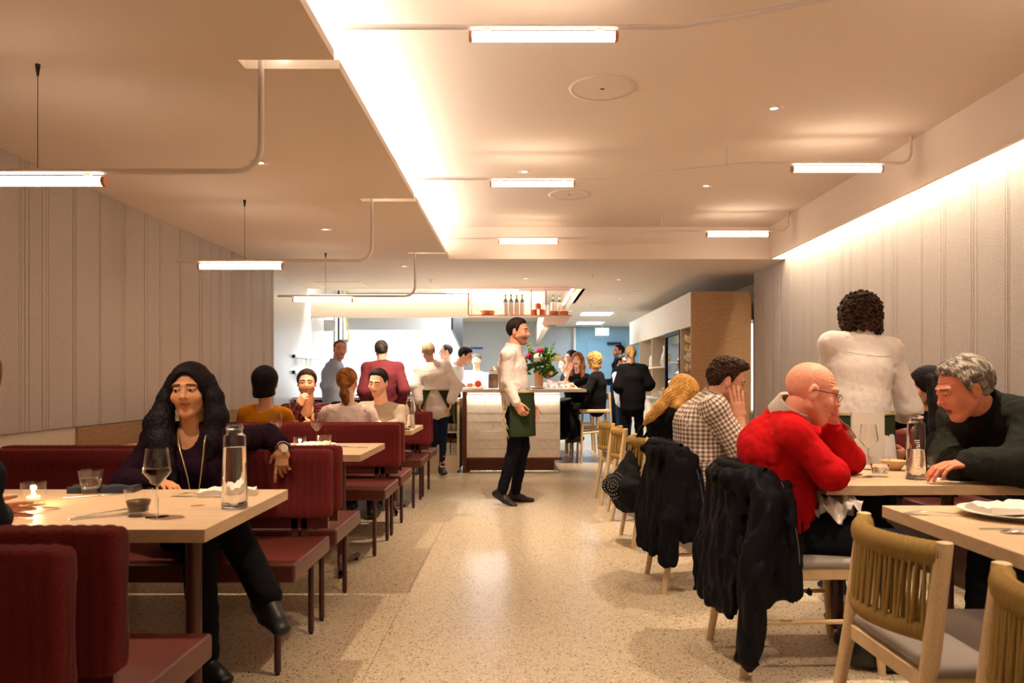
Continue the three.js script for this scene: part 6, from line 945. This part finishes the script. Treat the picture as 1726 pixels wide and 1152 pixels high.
for (const [x, d, l] of [[0.53, 11.27, 'low copper pot at the corner of the hanging shelf'], [0.68, 11.3, 'low copper pot at the outer end of the hanging shelf']]) { const o = thing('copper_pot', l, 'pot', [x, 2.13, d], 0, 'copper pans on the hanging shelf'); part('pan', lathe([[0, 0], [0.062, 0], [0.066, 0.065], [0.063, 0.065], [0.059, 0.004], [0, 0.004]], 28), M.copper, o); part('lid', lathe([[0.066, 0.065], [0.04, 0.075], [0, 0.08]], 24), M.copper, o); part('handle', rod([0.06, 0.05, 0], [0.13, 0.06, 0], 0.005), M.chrome, o); }
{ const o = thing('copper_pan', 'copper saute pan with a long handle on the hanging shelf', 'pan', [-0.45, 2.13, 11.3], 0, 'copper pans on the hanging shelf'); part('pan', lathe([[0, 0], [0.085, 0], [0.105, 0.07], [0.101, 0.07], [0.082, 0.004], [0, 0.004]], 32), M.copper, o); part('handle', tube([[-0.1, 0.06, 0], [-0.15, 0.085, 0], [-0.25, 0.11, 0]], 0.007, 14, 6), M.chrome, o); for (let k = 0; k < 4; k++) part('rivet', new THREE.SphereGeometry(0.006, 8, 6).translate(-0.1 + 0.05 * k, 0.06, 0.09), M.darkMetal, o); }
for (const [k, x] of [-0.98, -0.88, -0.8].entries()) { const o = thing('mug', ['white mug on the shelf unit, against the divider side', 'white mug on the shelf unit between two others', 'white mug on the shelf unit next to the bar'][k], 'mug', [x - 0.02, 0.525, 9.75], 0, 'white mugs in the shelf unit'); part('cup', lathe([[0, 0], [0.034, 0], [0.036, 0.085], [0.033, 0.085], [0.031, 0.006], [0, 0.006]], 22), M.whiteCeramic, o); part('handle', new THREE.TorusGeometry(0.022, 0.005, 6, 14, Math.PI).rotateZ(-Math.PI / 2).translate(0.035, 0.042, 0), M.whiteCeramic, o); }
for (const [k, x] of [-1.0, -0.91, -0.82].entries()) { bottle(['dark wine bottle with a gold label in the shelf unit, farthest from the bar', 'dark wine bottle with a gold label in the shelf unit between two others', 'dark wine bottle with a gold label in the shelf unit next to the bar'][k], [x, 0.22, 9.86], 'wine bottles in the shelf unit', [['body', [[0, 0], [0.037, 0], [0.037, 0.18], [0.015, 0.225], [0.014, 0.27], [0, 0.272]], phy({ color: 0x0c0d0c, roughness: 0.15 })], ['gold_seal', [[0.0375, 0.15], [0.0376, 0.178], [0.03, 0.196]], std({ color: 0xc08a30, roughness: 0.4 })]]); const c = thing('bottle_carton', ['white printed carton before the wine bottles, farthest from the bar', 'white printed carton before the middle wine bottle', 'white printed carton before the wine bottle next to the bar'][k], 'carton', [x, 0.22, 9.72], 0, 'printed cartons in the shelf unit'); part('box', bx(0.075, 0.15, 0.07, 0, 0.075, 0, 0.003), M.whiteCeramic, c); for (let r = 0; r < 5; r++) part('print_row', bx(0.05, 0.006, 0.001, (r % 2) * 0.006 - 0.003, 0.03 + r * 0.025, 0.0355), cloth(0x7a6a5a), c); }
{ const o = thing('lidded_jar', 'tall brass banded glass jar on the bar behind the waiter', 'jar', [-0.33, 1.058, 10.1]); part('glass', lathe([[0, 0], [0.075, 0], [0.075, 0.22], [0.06, 0.24], [0.058, 0.24], [0.072, 0.22], [0.072, 0.005], [0, 0.005]], 30), M.glass, o); part('contents', lathe([[0, 0.006], [0.068, 0.006], [0.068, 0.19], [0, 0.2]], 24), cloth(0x7a5a3a), o, 'brown contents'); part('lid', lathe([[0.066, 0.235], [0.07, 0.25], [0.02, 0.27], [0.02, 0.29], [0, 0.295]], 24), M.copper, o); }
{ const o = thing('serving_tray', 'white tray with orange fruit on the end of the bar', 'tray', [-0.58, 1.058, 9.9]); part('dish', bx(0.26, 0.02, 0.3, 0, 0.01, 0, 0.006), M.whiteCeramic, o); single('fruit_bowl_content', new THREE.SphereGeometry(0.045, 14, 10), cloth(0xe0501a), 'bright orange fruit on the white tray', 'fruit', [-0.52, 1.123, 9.85]); const j = thing('glass_jar', 'small clear jar with orange rinds on the white tray', 'jar', [-0.63, 1.078, 9.9]); part('glass', lathe([[0, 0], [0.04, 0], [0.042, 0.1], [0.04, 0.1], [0.038, 0.004], [0, 0.004]], 20), M.glass, j); part('rinds', lathe([[0, 0.005], [0.036, 0.005], [0.036, 0.05], [0, 0.055]], 16), cloth(0xd88a5a), j); }
for (const [k, [x, d]] of [[-0.46, 9.95], [-0.42, 10.1], [0.42, 10.0], [0.5, 10.15], [0.58, 10.05], [0.66, 10.3], [0.46, 10.5], [0.62, 10.75]].entries()) { const o = thing('drinking_glass', ['clear glass by the tray on the bar', 'clear glass by the brass banded jar', 'clear glass nearest the flower vase', 'clear glass second from the flower vase', 'clear glass by the overhanging bar edge', 'clear glass before the blonde bob', 'clear glass behind the flower vase', 'clear glass before the long haired woman'][k], 'glass', [x, 1.058, d], 0, 'glasses on the bar'); part('tumbler', lathe([[0, 0], [0.03, 0], [0.036, 0.1], [0.034, 0.1], [0.028, 0.006], [0, 0.006]], 18), M.glass, o); part('water', lathe([[0, 0.007], [0.028, 0.007], [0.031, 0.055], [0, 0.055]], 14), M.water, o); }
for (const [x, d, l] of [[0.5, 10.9, 'white plate on the bar before the blonde bob'], [0.55, 11.5, 'white plate on the bar before the long haired woman'], [0.25, 9.8, 'flat dark board on the bar before the vase']]) { const o = thing('bar_plate', l, 'plate', [x, 1.058, d], 0, 'plates on the bar'); part('dish', lathe([[0, 0.004], [0.07, 0.005], [0.12, 0.018], [0.118, 0.022], [0.068, 0.009], [0, 0.008]], 30), d < 10 ? M.steel : M.china, o); part('foot', lathe([[0, 0], [0.07, 0], [0.07, 0.005], [0, 0.005]], 24), M.china, o); }
for (const [k, y] of [1.5, 1.28].entries()) { // ticket rails on the kitchen side wall
  const o = thing('ticket_rail', k ? 'lower steel ticket rail with paper slips on the kitchen wall' : 'upper steel ticket rail with paper slips on the kitchen wall', 'rail', [-3.1, y, 11.15], 0, 'ticket rails'); part('rail', bx(0.03, 0.035, 1.3, 0, 0, 0, 0.004), M.steel, o); part('end_cap', bx(0.035, 0.045, 0.03, 0, 0, 0.66), M.darkMetal, o);
  for (let i = 0; i < 5; i++) part('paper_slip', bx(0.003, 0.09 + 0.05 * ((i * 7) % 3), 0.09, 0.012, -0.07, -0.5 + i * 0.24), std({ color: i === 2 ? 0xd8dcae : 0xeceff0, roughness: 0.9 }), o);
}
{ // conduit and switch box by the hood
  const o = thing('conduit', 'grey conduit pipes and switch box on the kitchen wall by the hood', 'pipe', [-2.98, 0, 12.3]); for (const [x, m] of [[0, M.steel], [0.07, M.darkMetal], [0.14, M.steel]]) part('pipe', rod([x, 1.5, 0], [x, 2.62, 0], 0.016), m, o); part('gas_hose', tube([[0.2, 2.62, 0], [0.2, 2.1, 0], [0.24, 1.85, 0.02], [0.16, 1.7, 0.02]], 0.014, 24, 8), std({ color: 0xc8b030, roughness: 0.6 }), o, 'yellow gas hose'); part('switch_box', bx(0.16, 0.18, 0.1, -0.06, 2.05, 0.05, 0.006), M.steel, o); part('lower_box', bx(0.12, 0.22, 0.08, 0.16, 1.72, 0.03, 0.006), M.steel, o);
}
{ // cooking range with pots below the hood
  const o = thing('cooking_range', 'stainless steel cooking range under the hood', 'stove', [-2.1, 0, 14.2]); part('body', bx(1.7, 0.88, 0.8, 0, 0.44, 0, 0.01), M.steel, o); part('top_plate', bx(1.72, 0.03, 0.84, 0, 0.895, 0, 0.006), M.darkMetal, o); for (let k = 0; k < 6; k++) part('knob', new THREE.CylinderGeometry(0.025, 0.025, 0.03, 14).rotateX(Math.PI / 2).translate(-0.6 + k * 0.24, 0.8, 0.415), M.black, o);
  for (const [k, x] of [-2.6, -2.2, -1.6].entries()) { const p = thing('stock_pot', ['steel stock pot on the range next to the side wall', 'steel stock pot in the middle of the range', 'steel stock pot on the range next to the cook'][k], 'pot', [x, 0.91, 14.1], 0, 'pots on the range'); part('pot', lathe([[0, 0], [0.13, 0], [0.13, 0.18 + 0.04 * k], [0.125, 0.18 + 0.04 * k], [0.125, 0.01], [0, 0.01]], 26), M.steel, p); for (const s of [-1, 1]) part('handle', new THREE.TorusGeometry(0.03, 0.006, 6, 12, Math.PI).rotateX(Math.PI / 2).rotateY(s > 0 ? Math.PI / 2 : -Math.PI / 2).translate(s * 0.128, 0.14, 0), M.steel, p); }
  const s = thing('wall_shelf', 'steel wall shelf with plates beside the corridor', 'shelf', [0.95, 1.25, 18.9]); part('board', bx(0.9, 0.03, 0.35, 0, 0, 0), M.steel, s); part('upper_board', bx(0.9, 0.03, 0.35, 0, 0.35, 0), M.steel, s); for (const x of [-0.42, 0.42]) part('bracket', bx(0.03, 1.6, 0.03, x, -0.45, -0.15), M.steel, s); const c = thing('cardboard_box', 'brown cardboard box on the far steel shelf', 'box', [0.85, 1.615, 18.9]); part('carton', bx(0.4, 0.2, 0.26, 0, 0.1, 0, 0.004), cloth(0xb08850), c); part('tape', bx(0.402, 0.03, 0.262, 0, 0.12, 0), cloth(0xc8a878), c);
  single('blue_tape', bx(0.6, 0.05, 0.004, 0, 0, 0), std({ color: 0x2a50c0, roughness: 0.6 }), 'strip of blue tape on the grey kitchen tiles', 'tape', [-1.2, 1.98, 19.395]);
}
for (let k = 0; k < 9; k++) { const o = thing('spice_jar', `small dark topped jar on the pass counter, ${['first', 'second', 'third', 'fourth', 'fifth', 'sixth', 'seventh', 'eighth', 'ninth'][k]} from the side wall`, 'jar', [-2.9 + k * 0.2, 0.935, 10.6 + 0.1 * (k % 3)], 0, 'jars on the pass counter'); part('glass', lathe([[0, 0], [0.03, 0], [0.03, 0.08], [0.022, 0.09]], 16), M.glass, o); part('cap', lathe([[0.024, 0.085], [0.025, 0.11], [0, 0.112]], 14), k % 2 ? M.black : M.steel, o); }


scene.traverse(o => { if (o.isMesh) { o.castShadow = true; o.receiveShadow = true; } });
renderer.render(scene, camera);
